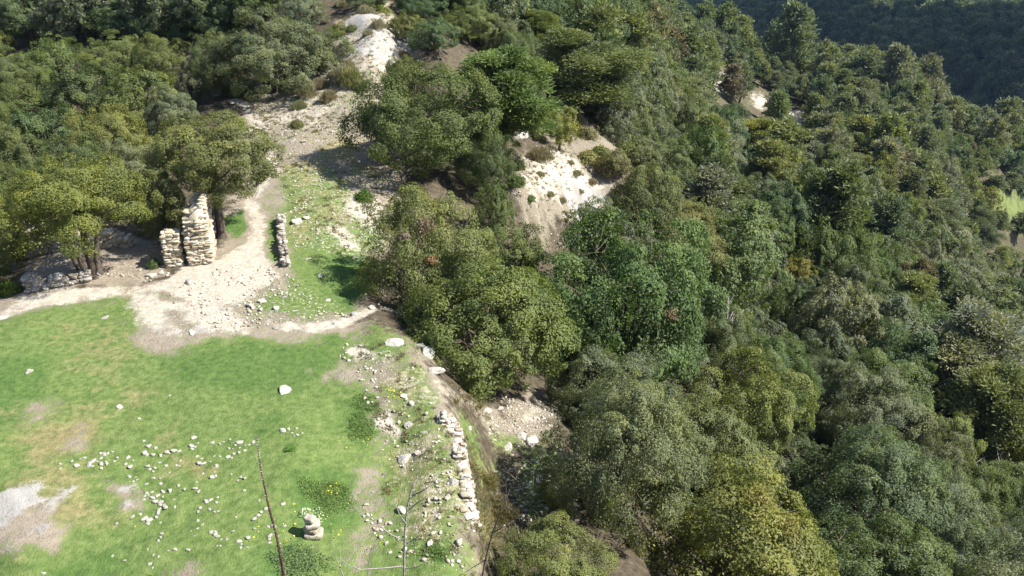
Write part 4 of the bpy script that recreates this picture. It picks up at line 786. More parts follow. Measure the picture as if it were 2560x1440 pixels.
BIG = [  # photo x, y, width, flatness, label
 (712,978,34,.45,'flat white slab alone on the open lawn'),(74,930,24,1.0,'upright pale rock near the left edge of the lawn'),(1012,1150,36,.8,'whitish boulder in the rough grass below the terrace bend'),(1045,1133,16,.8,'small rock just right of the whitish boulder'),
 (1130,1208,38,.9,'split bright boulder beside the terrace wall'),(1120,1245,20,.8,'small rock under the split bright boulder'),(1005,1278,26,.9,'pale rock behind the bleached dead sapling'),(1075,1360,22,.9,'white rock right of the lush herb patch'),
 (1145,1358,26,1.1,'upright white rock at the foot of the slope edge'),(1090,932,42,1.1,'big grey boulder leaning over the lawn edge'),(1070,888,40,.9,'rounded grey boulder just above the leaning boulder'),(1052,868,30,.6,'flat-topped rock at the lawn corner'),(985,860,44,.4,'pale flat rock embedded in the lawn corner'),
 (1020,1065,20,.6,'white stone at the start of the terrace wall'),(1030,1010,22,.6,'pale stone above the start of terrace wall'),(1010,990,20,.5,'pale stone near the yellow flowers'),(1175,1068,18,.9,'tilted block downhill of the terrace wall'),(742,555,36,.5,'large flat rock beside the low path wall'),(765,545,26,.5,'second flat rock beyond the low path wall'),
 (770,648,18,.5,'white rock in the grass right of the low wall'),(800,690,22,.5,'white rock above the tree shadow on the grass'),(655,755,22,.8,'block on the rubble corner of the path'),(628,768,24,.7,'left rock of the rubble corner by the path'),(690,772,18,.7,'right rock of the rubble corner by the path'),(650,775,18,.7,'small rock below the rubble corner'),(710,745,16,.7,'stone up the rubble edge of the path'),
 (885,788,26,.5,'flat rock where the second path enters the shade'),(820,752,14,.7,'stone at the lower edge of the grass shadow'),(10,795,28,.35,'flat white rock at the left lawn corner'),(262,795,20,.3,'thin slab in the grass below the ruins'),(470,710,20,.9,'fallen block at the foot of short ruined wall'),(378,690,24,.8,'square pale block closing the ruined doorway'),(402,683,20,.8,'round block between square block and short wall'),(408,668,14,.9,'upper block beside the short ruined wall'),(245,688,22,.8,'grey boulder beside the many-stemmed oak'),
 (1000,790,24,.6,'rock in the dark shade of the path end'),(835,810,20,.4,'flat stone in the second path'),(690,820,18,.5,'pale stone at the lower path junction'),(480,832,34,.3,'broad white slab at the top lawn edge'),(555,775,24,.4,'white slab in the bright gravel'),
 (930,770,26,.6,'dark wet rock below the overhanging oak'),(1215,1030,30,.7,'grey rock at the edge of the bank shade'),(1250,1022,22,.7,'small rock by the bank shade tip'),(1300,1090,36,.7,'shaded rock above the rubble'),(1330,1110,44,.7,'bluish shaded boulder in the rubble'),(1270,1120,30,.6,'low shaded rock left of the bluish boulder'),(1390,1165,34,.7,'shaded rock at the right of the rubble'),(1350,1200,30,.7,'shaded rock deep in the rubble'),
 (760,355,14,.7,'pale rock below the small round shrub'),(850,310,14,.7,'stone at the far end of the oak shadow'),(830,330,16,.6,'white rock beside the far shadow tip'),(1420,232,18,.9,'white rock in the yellow bushes above the scree'),(1408,292,20,.9,'white rock above the young yellow oak'),(1290,340,60,.8,'pale outcrop behind the dark oak'),(1110,55,30,1.0,'white outcrop among ridge bushes'),(1465,300,16,.8,'pale rock at the pine foot')]
for x, y, w, fl, lab in BIG:
    o = stone(x, y, w * 1.05, 'boulder' if w > 24 else 'rock', ROCKS_G, fl, .3)
    if o: tag(o, lab, 'rock')
def rubble(name, label, polys, n, smin, smax, mats=M_STONE, seed=0):
    """loose stones nobody would count"""
    r = np.random.default_rng(seed + 900); m = MB(); V, Fc = ICO[1]
    for poly, share in polys:
        q = poly_world(poly); k = 0; need = int(n * share); lo, hi = q.min(0), q.max(0); P = r.uniform(lo, hi, (need * 6, 2)); P = P[sdf(P, q) + fbm(P * .8, 2, 5) * .8 < 0][:need]
        cl = fbm(P * 1.3, 2, 8) + r.normal(0, .25, len(P)); P = P[cl > -.1]; Z = height(P[:, 0], P[:, 1])
        for (x, y), z in zip(P, Z):
            s = smin * (smax / smin) ** (r.random() ** 2.2); A_ = r.normal(size=(3, 3)); Qm, _ = np.linalg.qr(A_); v = V * r.uniform(.6, 1.15, (len(V), 1)) * [1, .8, .55] @ Qm * [1, 1, .7]; m.add(v * s + [x, y, z + s * .25], None, Fc, 0, r.choice([0, .3, .3, .6, .9]))
    return tag(link(name, m.mesh(name, [mats])), label, 'stones', None, 'stuff')
rubble('rubble', 'loose pale stones littering the ridge, banks and paths', [([(620,265),(760,180),(880,40),(1000,40),(1080,110),(900,300),(830,400),(690,440)], .26), ([(700,430),(960,440),(980,620),(900,660),(840,640),(720,640)], .13), ([(860,860),(1040,868),(1140,1050),(1185,1310),(1185,1430),(970,1430),(930,1250),(970,1080)], .09), ([(430,700),(700,650),(740,760),(880,790),(640,830),(430,830)], .10), ([(1190,1020),(1390,960),(1390,1090),(1210,1100)], .08), ([(1250,490),(1300,390),(1400,360),(1560,450),(1520,580),(1320,580)], .24), ([(1200,1100),(1430,1110),(1450,1300),(1250,1320)], .06), ([(70,690),(160,620),(420,620),(420,690),(100,720)], .05), ([(960,690),(1250,950),(1350,980),(1200,1000),(1040,860),(960,770)], .06)], 14000, .014, .09)

# ------------------------------------------------------------------ masonry
def masonry(name, label, line, prof, thick, course=.16, seed=0, mat=M_WALL, cat='wall', skew=0.0, base=None):
    """dry stone wall along ground points: uneven courses of real stones round a core, ragged top given by prof(t)"""
    r = np.random.default_rng(seed); m = MB(); line = np.asarray(line, float); seg = np.linalg.norm(np.diff(line[:, :2], axis=0), axis=1); L = np.concatenate([[0], np.cumsum(seg)]); tot = L[-1]
    zb = min(line[:, 2]) - .25 if base is None else base
    def at(s): return np.array([np.interp(s, L, line[:, 0]), np.interp(s, L, line[:, 1]), np.interp(s, L, line[:, 2])])
    shapes = [rock_shape(seed * 31 + k, 2, .85, .8, .15) for k in range(12)]
    s = 0.0; hmax = max(prof(t) for t in np.linspace(0, 1, 30))
    zc = -.2
    while zc < hmax:
        ch = course * r.uniform(.75, 1.3); s = -r.uniform(0, .1)
        while s < tot:
            ln = r.uniform(.07, .19) * (course / .07) ** .8; mid = s + ln / 2; t = np.clip(mid / tot, 0, 1); hh = prof(t) + r.normal(0, .05)
            if zc + ch * .5 < hh and mid < tot + .08:
                p = at(min(max(mid, 0), tot)); q = at(min(tot, mid + .1)) - at(max(0, mid - .1)); d = unit(q[:2]); nrm = np.array([-d[1], d[0]]); rows = max(2, int(round(thick / .2)))
                for k in range(rows):
                    if 0 < k < rows - 1 and zc + ch * 1.6 < hh and .1 < t < .9 and rows > 2: continue
                    off = (k + .5) / rows * thick - thick / 2 + r.normal(0, .02)
                    if zc + ch * .5 > hh - skew * max(0, off + .08) - .1 * (skew > 0) * r.random(): continue
                    v, f = shapes[r.integers(12)]; sx, sy, sz = ln * .68, thick / rows * .80 * r.uniform(.9, 1.12), ch * .84
                    a = r.normal(0, .08); ca, sa = math.cos(a), math.sin(a); lv = v * [sx, sy, sz]; lv = lv @ np.array([[ca, sa, 0], [-sa, ca, 0], [0, 0, 1]])
                    W = np.stack([p[0] + d[0] * lv[:, 0] + nrm[0] * (lv[:, 1] + off), p[1] + d[1] * lv[:, 0] + nrm[1] * (lv[:, 1] + off), p[2] + zc + ch * .5 + lv[:, 2] + r.normal(0, .012)], -1); m.add(W, None, f, 0, r.choice([0, 0, .3, .7, 1.0]) + r.uniform(0, .2))
            s += ln
        zc += ch
    ts = np.linspace(.04, .96, 14); cv = []; q4 = []                   # the packed heart of the wall
    for t in ts:
        p = at(t * tot); q = at(min(tot, t * tot + .1)) - at(max(0, t * tot - .1)); d = unit(q[:2]); nn = np.array([-d[1], d[0], 0]) * thick * .42; top = [0, 0, max(.08, prof(t) - course * 1.3)]; cv += [p + nn - [0, 0, .2], p + nn + top - np.array([0, 0, skew * thick * .5]), p - nn + top, p - nn - [0, 0, .2]]
    for k in range(13):
        a_ = 4 * k
        for e_ in range(4): q4.append([a_ + e_, a_ + (e_ + 1) % 4, a_ + 4 + (e_ + 1) % 4, a_ + 4 + e_])
    q4 += [[0, 1, 2, 3], [52, 55, 54, 53]]; m.add(np.array(cv), q4, None, 0, .3)
    o = link(name, m.mesh(name, [mat])); return tag(o, label, cat)
def g(px, py): return hit(px, py)
def gl(pts): return np.array([hit(*p) for p in pts])
tw = gl([(503,662), (512,628)]); d_ = unit(tw[1] - tw[0])
masonry('ruined_wall', 'tall ragged end of ruined stone wall beside the path', np.array([tw[0], tw[0] * .5 + tw[1] * .5, tw[1]]), lambda t: 2.15 + .3 * t - (.45 if t < .18 else 0) + .1 * math.sin(t * 13), .80, .06, 1, skew=1.5)
sw = gl([(437,668), (441,648)])
masonry('ruined_wall', 'short ruined wall stub left of the tall ruined wall', sw, lambda t: 1.25 - .12 * abs(t - .5), .56, .055, 2)
masonry('ruined_wall', 'low sunlit wall at the back of the ruins behind many-stemmed oak', gl([(72,640),(110,628),(160,622),(230,618),(330,612)]), lambda t: .95 - .55 * t + .12 * math.sin(t * 17), .5, .07, 3)
masonry('stone_wall', 'low grey footing wall in front of the many-stemmed oak', gl([(75,726),(130,716),(180,708),(225,700)]), lambda t: .42 - .15 * t + .08 * math.sin(t * 15), .5, .09, 4, M_GREYSTONE)
masonry('stone_wall', 'low narrow stone wall running beside the path', gl([(705,548),(703,580),(705,610),(710,640),(716,668)]), lambda t: .28 + .06 * math.sin(t * 12), .27, .065, 5, M_GREYSTONE)
masonry('stone_wall', 'curving crumbled terrace wall along the lawn edge', gl([(1098,1052),(1125,1062),(1140,1095),(1147,1130),(1155,1170),(1163,1210),(1168,1250),(1172,1285),(1182,1305)]), lambda t: .12 + .09 * math.sin(t * 19) + .06 * math.sin(t * 47), .30, .055, 6, M_STONE)

masonry('ruined_wall', 'knee-high broken wall foot joining the short and tall ruins', gl([(446,650),(470,648),(496,640)]), lambda t: .30 + .1 * math.sin(t * 9), .5, .06, 7)
# the cairn: four stacked stones
def cairn():
    p = hit(783, 1338); d = float(project(p)[2]); u = d / F; e = tag(bpy.data.objects.new('cairn', None), 'cairn of four stacked brown stones on the lawn', 'cairn'); COL.objects.link(e); e.location = p; z = 0.0
    for k, (w, h, dx, rz) in enumerate([(48, 15, 2, .1), (39, 12, -2, -.3), (39, 13, 2, .2), (29, 15, -3, -.4)]):
        v, f = ICO[3]; v = np.sign(v) * np.abs(v) ** .42; v = v * (1 + .09 * fbm(v * 1.6 + k * 7.7, 3, 30 + k))[:, None]; v[:, 0] += .05 * v[:, 2] * (-1) ** k; v[:, 2] *= 1 + .07 * v[:, 0] * (-1) ** (k // 2); v = v / (v.max(0) - v.min(0)) * [w * u, w * u * .78, h * u * 1.12]; v[:, 2] -= v[:, 2].min(); m = MB(); m.add(v, None, f, 0, [.1, .5, 0, 0][k]); o = link('stone', m.mesh('stone', [M_CAIRN]), (dx * u, 0, z - .02), e, (0.05 * (-1) ** k, .04 * (-1) ** (k // 2), rz)); z += h * u * 1.12
cairn()

# ------------------------------------------------------------------ shrubs, herbs, grass, stalks
def shrub_mesh(seed, n=3000, leaf=.05, woody=True, fine=True):
    r = np.random.default_rng(seed); d = unit(r.normal(size=(n, 3))); d[:, 2] = np.abs(d[:, 2]); lob = .95 + .6 * fbm(d * 2.4 + seed, 3, seed)
    C = d * (r.uniform(.25, 1, (n, 1)) ** .45) * lob[:, None] * [1, 1, .85]; fo = MB()
    if fine:
        ax = unit(d * .6 + [0, 0, .9] + r.normal(size=(n, 3)) * .3); sd_ = unit(np.cross(ax, r.normal(size=(n, 3)))) * leaf * .22; V = np.stack([C - sd_, C + sd_, C + ax * leaf * 2.6 + sd_ * .4, C + ax * leaf * 2.6 - sd_ * .4], 1).reshape(-1, 3); fo.add(V, np.arange(4 * n).reshape(-1, 4), None, 0, np.repeat(r.normal(0, .35, n), 4))
    else:
        V, F4 = leaf_quads(C, unit(d + r.normal(size=(n, 3)) * .6), leaf * 1.6, r); fo.add(V, F4, None, 0, np.repeat(r.normal(0, .3, n), 4))
    st = MB()
    for k in range(14):
        e = unit(r.normal(size=3)); e[2] = abs(e[2]) + .3; e = unit(e) * r.uniform(.6, .9); st.tube(np.array([[0, 0, -.1], e * .5 + r.normal(size=3) * .05, e]), [.04, .025, .01], 4)
    return fo.mesh('foliage', [M_LEAF]), st.mesh('stem', [M_BARK])
SH = [shrub_mesh(600 + k, 2600, .075, True, k < 4) for k in range(6)]
def shrub(px, py, w, color, label, kind='shrub', k=None, tall=.8, cat='shrub'):
    p = hit(px, py)
    if p is None: return
    d = float(project(p)[2]); w = w * d / F; me, st = SH[rng.integers(6) if k is None else k]; e = bpy.data.objects.new(kind, None); COL.objects.link(e); e.location = (p[0], p[1], p[2] - .03); e.rotation_euler = (0, 0, rng.uniform(0, 6.28)); e.scale = (w / 2, w / 2, w / 2 * tall * 1.35)
    link('stem', st, parent=e); link('foliage', me, parent=e, color=color); tag(e, label, cat, 'shrubs on the ridge and scree' if kind == 'shrub' else None); return e
GY, BR, GN, YE = (.135,.132,.10), (.125,.108,.085), (.06,.085,.028), (.12,.13,.04)
for a in [(910,498,54,(.045,.085,.016),'round bright green bush alone on the stony bank',5,.95),(742,316,42,(.075,.085,.03),'small round green shrub above the path gravel',5,.85),(748,272,44,(.10,.115,.07),'grey-green shrub left of the brown thicket',0,.85),(768,240,62,GY,'grey bushy thicket at the ridge foot',1,.8),(735,225,50,BR,'brown-grey shrub under the spreading oak',2,.8),(822,250,46,(.12,.11,.075),'tan shrub right of the grey thicket',3,.9),(800,218,44,BR,'brown shrub on the rocks',0,.9),(850,205,52,GY,'upright dry broom right of the brown shrub',1,1.2),(880,215,60,(.11,.12,.055),'tall straw-green broom left of the dark oak',2,1.2),(870,170,40,GY,'grey broom under the bare slab',3,.9),(905,225,40,(.115,.125,.07),'pale broom touching the dark oak',1,1),
          (800,165,48,(.035,.055,.02),'black-green low bush below the small bright oak',5,.7),(915,40,44,GY,'grey shrub at the top of the ridge rocks',0,.9),(880,75,34,GN,'green shrub on the slab edge',5,.8),(920,90,32,GY,'grey shrub above the slab',1,.8),(945,70,40,GY,'grey shrub on upper ridge rocks',2,.9),(1008,140,34,BR,'brown shrub on the slab foot',3,.7),(1050,100,34,GY,'grey shrub at the slab right corner',1,.9),(960,30,40,(.10,.12,.03),'yellow-green low bush on the ridge top',5,.6),(930,20,80,(.085,.11,.025),'bright green bush at the top edge of the ridge',5,.5),(1080,75,60,(.07,.09,.03),'green bush right of the bare slab',5,.6),(1050,55,50,(.085,.085,.045),'brownish bush above the slab',4,.8),(860,15,44,GY,'grey shrub at the photo top above ridge',0,.9),(850,85,50,(.075,.085,.03),'green bush with yellow blossom beside the slab',5,.9),
          (1350,400,70,(.12,.11,.085),'brownish-grey thicket at the head of the scree',1,.8),(1290,460,50,(.055,.08,.025),'dark green bush at the lower left of the scree',5,1),(1295,420,44,(.045,.065,.025),'narrow dark bush left of the scree',4,1.4),(1440,450,30,GY,'grey tuft in the middle of the scree',0,.8),(1425,420,24,GY,'small grey tuft high on the scree',1,.8),(1470,400,70,(.12,.125,.05),'yellowish bush along the top of the scree',5,.7),(1530,430,90,(.11,.10,.055),'brown-olive bush at the right end of the scree',4,.7),(1500,385,60,(.08,.10,.03),'green bush above the scree right end',5,.8),(1430,330,60,YE,'yellow-green bush under the young oak',5,.8),(1365,270,70,YE,'yellow bush left below the leaning pine',4,.8),(1420,265,70,(.135,.125,.04),'golden bush at the foot of the leaning pine',5,.9),(1440,310,50,GY,'grey shrub right of the golden bush',2,.8),(1375,490,26,GY,'grey tuft on the lower scree',3,.8),(1450,490,22,GY,'tiny grey tuft on lower scree right',0,.8),(1330,330,46,(.075,.09,.04),'green bush beside the pale outcrop',5,.9),
          *[(x_, y_, w_, c_, l_, k_, .85) for x_, y_, w_, c_, l_, k_ in [(1490,302,60,GY,'grey bush under the leaning pine trunk',4),(1518,332,80,(.085,.10,.035),'olive bush on the scree crest below the leaning pine',5),(1545,366,90,(.07,.09,.035),'dark bush on the scree crest',4),(1572,402,100,(.09,.095,.045),'dull olive bush on the right crest of the scree',5),(1592,442,90,(.075,.095,.035),'green bush low on the right scree crest',4),(1608,482,90,(.09,.10,.045),'lowest bush on the right scree crest',5),(1468,345,60,(.10,.10,.05),'tan-green bush at the upper scree edge',5),(1400,335,60,(.085,.095,.045),'bush at the top middle of the scree',4),(1350,440,26,GY,'small grey tuft on the left scree',0),(1405,505,24,GY,'small grey tuft low on the scree',1),(1480,460,26,BR,'small brown tuft on the right scree',2),(1325,500,34,GN,'green tuft at the lower left scree',5)]],
          (385,668,36,(.055,.08,.03),'small leafy bush by the ruined doorway',5,1.5),(20,735,80,(.07,.10,.02),'bright green bush at the left edge below ruins',5,.9),(60,640,60,(.05,.075,.025),'dark bush growing on the left ruin wall',5,.9),(1235,1290,110,(.10,.095,.06),'dry straw-coloured thicket below the terrace wall',2,.7),(1215,1210,70,(.12,.115,.06),'straw grass tussock beside the terrace wall',3,.8),(1270,1290,60,(.10,.09,.05),'brown bramble above the rubble shade',1,.8),(1300,1380,130,(.085,.09,.05),'grey bramble thicket left of the leafy low oak',0,.6),(600,235,70,(.06,.075,.02),'shaded olive bush where path enters the wood',5,.8)]:
    shrub(a[0], a[1], a[2], a[3], a[4], k=a[5], tall=a[6])
def herb_patch(name, label, poly, color, n, hgt, seed, cat='herb', wide=.35):
    r = np.random.default_rng(seed); q = poly_world(poly); lo, hi = q.min(0), q.max(0); P = r.uniform(lo, hi, (n * 3, 2)); d = sdf(P, q) + fbm(P * 2, 3, seed) * .45; kk = r.random(len(P)) < np.clip(-d / .8, 0, 1) ** 1.3; P = P[kk][:n]; d = d[kk][:n]; Z = height(P[:, 0], P[:, 1]); k = len(P)
    hh = hgt * np.clip(-d / .25, .25, 1)[:, None] * r.uniform(.3, 1.1, (k, 1)); C = np.concatenate([P, Z[:, None]], 1); C[:, 2] += hh[:, 0]; V, F4 = leaf_quads(C, unit(r.normal(size=(k, 3)) * .6 + [0, 0, 1]), .055, r, wide); c0 = C.mean(0); m = MB(); m.add(V - c0, F4, None, 0, np.repeat(r.normal(0, .35, k), 4))
    return tag(link(name, m.mesh(name, [M_GRASSLEAF]), tuple(c0), color=color), label, cat)
HG = (.068, .112, .034)
herb_patch('herb_patch', 'lush dark green herb patch at the lawn edge beside the bright bare scar', [(860,1040),(930,1030),(942,1080),(920,1105),(870,1105),(845,1075)], HG, 6500, .03, 1)
herb_patch('herb_patch', 'lush herb carpet behind the cairn', [(720,1190),(860,1180),(905,1225),(900,1280),(800,1300),(740,1260)], HG, 8000, .03, 2)
herb_patch('herb_patch', 'round dark herb mound below the rough bank', [(1040,1370),(1100,1340),(1138,1380),(1120,1408),(1050,1405)], HG, 5000, .06, 3)
herb_patch('herb_patch', 'feathery grey-green herb left of the bleached dead sapling', [(660,1390),(780,1350),(840,1400),(830,1470),(670,1480)], (.075,.115,.05), 6000, .1, 4)
herb_patch('herb_patch', 'upper lush clump on the right lawn edge', [(880,975),(940,985),(965,1010),(950,1040),(880,1030)], HG, 4500, .03, 5)
herb_patch('silvery_shrub', 'silvery white-flowered plant right behind the cairn', [(758,1278),(800,1266),(838,1290),(830,1312),(800,1318),(762,1296)], (.34,.38,.30), 900, .2, 6, 'plant')
herb_patch('green_tuft', 'small dark tuft of grass right of the stalk tip', [(712,1118),(735,1112),(742,1130),(720,1132)], (.06,.13,.03), 900, .12, 7, 'grass tuft')
def grass():
    r = np.random.default_rng(77); V = []; C = []
    q = poly_world([(-60,815),(300,740),(600,850),(860,832),(950,812),(1040,868),(1185,1310),(1200,1500),(900,1560),(-100,1560)]); q2 = poly_world([(690,430),(830,410),(960,560),(960,680),(880,790),(640,770),(700,640),(640,600),(560,600),(560,540)])
    out = []
    for poly, n in ((q, 210000), (q2, 60000)):
        P = r.uniform(poly.min(0), poly.max(0), (n, 2)); P = P[sdf(P, poly) < 0]; mk = masks(P); p = mk['grass'] * (.55 + .6 * fbm(P * 1.7, 3, 15)) * (1 - np.clip(mk['dirt'] * 1.3, 0, 1)) - .5 * mk['dry'] * (mk['dry'] > .4) * .6; out.append((P[r.random(len(P)) < p * 1.2]))
    P = np.concatenate(out); Z = height(P[:, 0], P[:, 1]); n = len(P); mk = masks(P); m = MB()
    for b in range(3):
        a = r.uniform(0, 6.28, n); h = r.uniform(.025, .095, n) * (1 + .6 * mk['lush'] + np.clip(fbm(P * 2.3, 2, 61), 0, 1)); o = r.normal(0, .03, (n, 2)); B = np.stack([P[:, 0] + o[:, 0], P[:, 1] + o[:, 1], Z - .005], -1); s = np.stack([np.cos(a), np.sin(a), 0 * a], -1) * .009; t = np.stack([r.normal(0, .5, n) * h, r.normal(0, .5, n) * h, h], -1)
        VV = np.stack([B - s, B + s, B + t], 1).reshape(-1, 3); m.add(VV, None, np.arange(3 * n).reshape(-1, 3), 0, np.repeat(np.clip(.5 * mk['dry'] - .5 * mk['lush'] + r.normal(0, .3, n), -1, 1), 3))
    return tag(link('grass', m.mesh('grass', [M_GRASSLEAF]), color=(.088, .124, .034)), 'short green grass covering the terrace', 'grass', None, 'stuff'), print('grass', n)
grass()
def dry_tufts():
    r = np.random.default_rng(15); m = MB(); 
    for poly, n in (([(620,265),(760,180),(800,130),(880,30),(1000,30),(1080,110),(960,250),(880,340),(700,440)], 1300), ([(1250,480),(1300,390),(1420,350),(1560,440),(1500,560),(1320,560)], 420), ([(870,870),(1040,868),(1140,1050),(1180,1310),(1180,1430),(970,1430),(930,1250),(970,1080)], 110), ([(700,430),(950,440),(970,600),(860,660),(720,560)], 160), ([(1120,950),(1200,1010),(1250,1110),(1250,1430),(1200,1430),(1150,1080)], 420)):
        q = poly_world(poly); P = r.uniform(q.min(0), q.max(0), (n * 4, 2)); P = P[(sdf(P, q) < 0) & (fbm(P * .7, 2, 71) + r.normal(0, .2, len(P)) > -.05)][:n]; Z = height(P[:, 0], P[:, 1])
        for (x, y), z in zip(P, Z):
            k = 26; s_ = r.uniform(.05, .17); d = unit(r.normal(size=(k, 3)) * [1, 1, .5] + [0, 0, .7]); b = unit(np.cross(d, r.normal(size=(k, 3)))) * s_ * .07; c = np.array([x, y, z]) + r.normal(size=(k, 3)) * s_ * [.35, .35, 0]
            m.add(np.stack([c - b, c + b, c + d * s_ * r.uniform(.6, 1.3, (k, 1))], 1).reshape(-1, 3), None, np.arange(3 * k).reshape(-1, 3), 0, r.uniform(-.9, .6))
    return tag(link('dry_tufts', m.mesh('dry_tufts', [M_GRASSLEAF]), color=(.095, .09, .05)), 'small tufts of thyme and straw dotted over the stony ground', 'dry tufts', None, 'stuff')
dry_tufts()
def flowers():
    r = np.random.default_rng(5); m = MB()
    for px, py, n, s in [(830,1228,8,.3),(845,1238,7,.3),(745,1268,4,.4),(725,1342,6,.5),(990,1000,14,.35),(980,985,10,.3),(910,1112,12,.4),(870,1118,5,.4),(815,1345,6,.5),(640,1345,4,.3),(860,1300,8,.8),(770,1350,6,.6),(880,1370,10,1.0),(350,1300,3,.5)]:
        c = hit(px, py); P = c[:2] + r.normal(0, s * .35, (n, 2)); Z = height(P[:, 0], P[:, 1])
        V, F4 = leaf_quads(np.stack([P[:, 0], P[:, 1], Z + r.uniform(.06, .16, n)], -1), unit(r.normal(size=(n, 3)) * .3 + [0, 0, 1]), .035, r, 1.0); m.add(V, F4)
    mt, ns, ls = nt('yellow_petals'); rg = N(ns, 'ShaderNodeRGB'); rg.outputs[0].default_value = (.75, .55, .02, 1); out_principled(ns, ls, rg.outputs[0], .6)
    tag(link('flowers', m.mesh('flowers', [mt])), 'tiny yellow flowers dotted in the grass', 'flowers', None, 'stuff')
flowers()

# dry stalks and saplings rooted on the steep bank under the viewpoint
def on_ray(px, py, dist): d = ray(px, py); d = d / math.hypot(d[0], d[1]); p = np.array([0, 0, CAMZ]) + d * dist; return p
def stalk():
    top, mid, low = on_ray(641, 1092, 5.2), on_ray(668, 1250, 5.0), on_ray(711, 1445, 4.8); foot = low + (low - mid) * .9; foot[2] = GH(foot[0], foot[1]) - .1
    pts = np.array([foot, low, mid * .5 + low * .5 + [.01, 0, 0], mid, mid * .5 + top * .5 - [.008, 0, 0], top]); e = bpy.data.objects.new('dry_stalk', None); COL.objects.link(e); e.location = foot; r = np.random.default_rng(4)
    m = MB(); m.tube(pts - foot, [.013, .0105, .0085, .007, .005, .0022], 7); link('stem', m.mesh('stem', [M_REDWOOD], True), parent=e); th = MB()
    L = np.linspace(0, 1, 60); dens = np.linspace(0, 1, 6)
    for t in L[6:]:
        p = np.array([np.interp(t, dens, pts[:, j]) for j in range(3)]) - foot; a = r.uniform(0, 6.28); d = np.array([math.cos(a), math.sin(a) * .6, .5]); th.tube(np.array([p, p + d * .012, p + d * .03 * (1.3 - t)]), [.006, .004, .0012], 5)
    link('thorn', th.mesh('thorn', [M_GREYWOOD]), parent=e)['kind'] = 'stuff'
    return tag(e, 'thin dark reddish thorny dry stalk rising in front of the lawn', 'dry stalk')
stalk()
def sapling(name, label, dist, main, twigs, r0, mat, seed):
    pts = [on_ray(x, y, dist) for x, y in main]; foot = pts[0] + (pts[0] - pts[1]) * .6; foot[2] = GH(foot[0], foot[1]) - .1; P = np.array([foot] + pts); r = np.random.default_rng(seed)
    e = bpy.data.objects.new(name, None); COL.objects.link(e); e.location = foot; m = MB(); m.tube(P - foot, np.linspace(r0, r0 * .25, len(P)), 6); link('stem', m.mesh('stem', [mat], True), parent=e)
    for tw in twigs:
        q = np.array([on_ray(x, y, dist + r.uniform(-.08, .08) * (k > 0) - .05 * k) for k, (x, y) in enumerate(tw)]) - foot; b = MB(); b.tube(q, np.linspace(r0 * .5, r0 * .14, len(q)), 5)
        for k in range(3):
            i = r.integers(1, len(q)); s = q[i]; b.tube(np.array([s, s + r.normal(size=3) * [.05, .03, .05] + [0, 0, .04]]), [r0 * .2, r0 * .1], 4)
        link('twig', b.mesh('twig', [mat]), parent=e)
    return tag(e, label, 'dead sapling')
sapling('dead_sapling', 'bleached bare sapling with spreading white twigs at the bottom', 6.0, [(1010,1445),(1011,1380),(1013,1320),(1018,1270),(1030,1220),(1044,1190)],
        [[(1010,1352),(975,1335),(945,1310),(920,1290),(897,1283)],[(1010,1415),(960,1420),(900,1424),(870,1412),(850,1395)],[(1013,1360),(1040,1345),(1053,1335)],[(1022,1275),(1045,1255),(1062,1248)],[(1015,1310),(1000,1290),(990,1265)],[(1010,1420),(1040,1418),(1070,1405)],[(1030,1240),(1060,1225),(1090,1200)]], .016, M_GREYWOOD, 1)
sapling('dead_sapling', 'dark bare twig stem rising over the rubble shade', 5.6, [(1205,1445),(1216,1390),(1232,1330),(1250,1285),(1265,1250),(1278,1215)],
        [[(1235,1330),(1262,1315),(1285,1300)],[(1262,1255),(1265,1225),(1262,1190)],[(1275,1220),(1295,1220),(1332,1220)],[(1213,1400),(1180,1420),(1150,1440)],[(1265,1265),(1290,1282),(1310,1295)],[(1290,1200),(1275,1185),(1248,1170)]], .011, M_BARK, 2)
sapling('dead_sapling', 'short bleached twig left of the bare sapling', 6.0, [(862,1448),(850,1420),(840,1395),(835,1380)], [[(850,1420),(860,1400),(868,1385)],[(842,1400),(836,1385),(834,1375)]], .008, M_GREYWOOD, 3)
sapling('dead_sapling', 'slim pale twig standing between the two bleached saplings', 6.2, [(918,1448),(922,1410),(928,1370),(935,1345)], [[(922,1405),(912,1380),(905,1360)],[(928,1375),(940,1360),(948,1352)]], .007, M_GREYWOOD, 4)
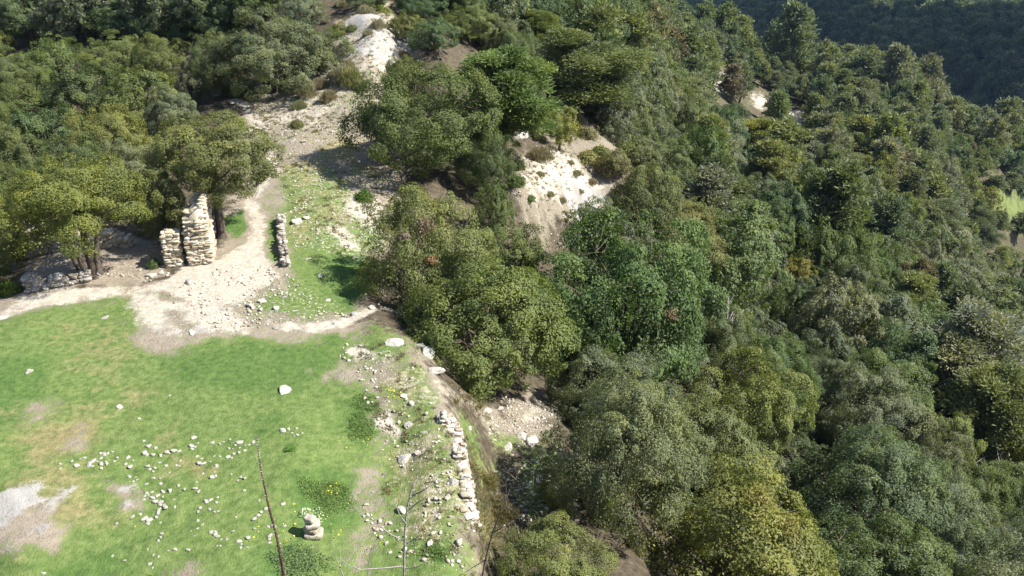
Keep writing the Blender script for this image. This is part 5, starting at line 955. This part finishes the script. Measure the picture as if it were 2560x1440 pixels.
# a bleached dead tree in the right-hand woods
def dead_tree(px, py, size, label, seed):
    p = hit(px, py + 60); d = float(project(p)[2]); r = np.random.default_rng(seed); h = size * d / F; e = bpy.data.objects.new('dead_tree', None); COL.objects.link(e); e.location = p; m = MB(); z0 = h * .9; m.tube(np.array([[0, 0, -.2], [.1, 0, z0 * .5], [.05, .1, z0]]), [.12, .09, .06], 7); link('trunk', m.mesh('trunk', [M_GREYWOOD], True), parent=e); b = MB()
    for k in range(26):
        a = r.uniform(0, 6.28); dr = np.array([math.cos(a), math.sin(a), r.uniform(.2, 1.3)]); s = np.array([.05, .05, z0 * r.uniform(.55, 1)]); en = s + dr * h * r.uniform(.4, .75); md = (s + en) / 2 + r.normal(size=3) * .15; b.tube(np.array([s, md, en]), [.045, .03, .012], 5)
        for q in range(3): b.tube(np.array([md * (1 - q / 3) + en * q / 3, en + r.normal(size=3) * h * .16]), [.016, .007], 4)
    o = link('branch', b.mesh('branch', [M_GREYWOOD]), parent=e); o['kind'] = 'stuff'; return tag(e, label, 'dead tree')
dead_tree(2490, 1330, 190, 'bleached bare tree among the lower hillside oaks', 1)
dead_tree(1810, 800, 66, 'bare grey branches beside the tan-tufted oak', 2)
finish_labels()
# ------------------------------------------------------------------ the valley air
def haze():
    x0, x1, y0, y1, z0, z1 = -1500, 2500, -300, 3000, -700, 120
    V = [(x, y, z) for z in (z0, z1) for y in (y0, y1) for x in (x0, x1)]; me = mk_mesh('haze', V, [(0, 2, 3, 1), (4, 5, 7, 6), (0, 1, 5, 4), (2, 6, 7, 3), (0, 4, 6, 2), (1, 3, 7, 5)])
    m, ns, ls = nt('haze_air'); v = N(ns, 'ShaderNodeVolumePrincipled'); v.inputs['Color'].default_value = (.42, .62, 1, 1); v.inputs['Density'].default_value = .00008; v.inputs['Anisotropy'].default_value = .2
    o = N(ns, 'ShaderNodeOutputMaterial'); ls.new(v.outputs[0], o.inputs['Volume']); me.materials.append(m); tag(link('haze', me), 'thin bluish haze over the far valley', 'haze', None, 'stuff')
haze()
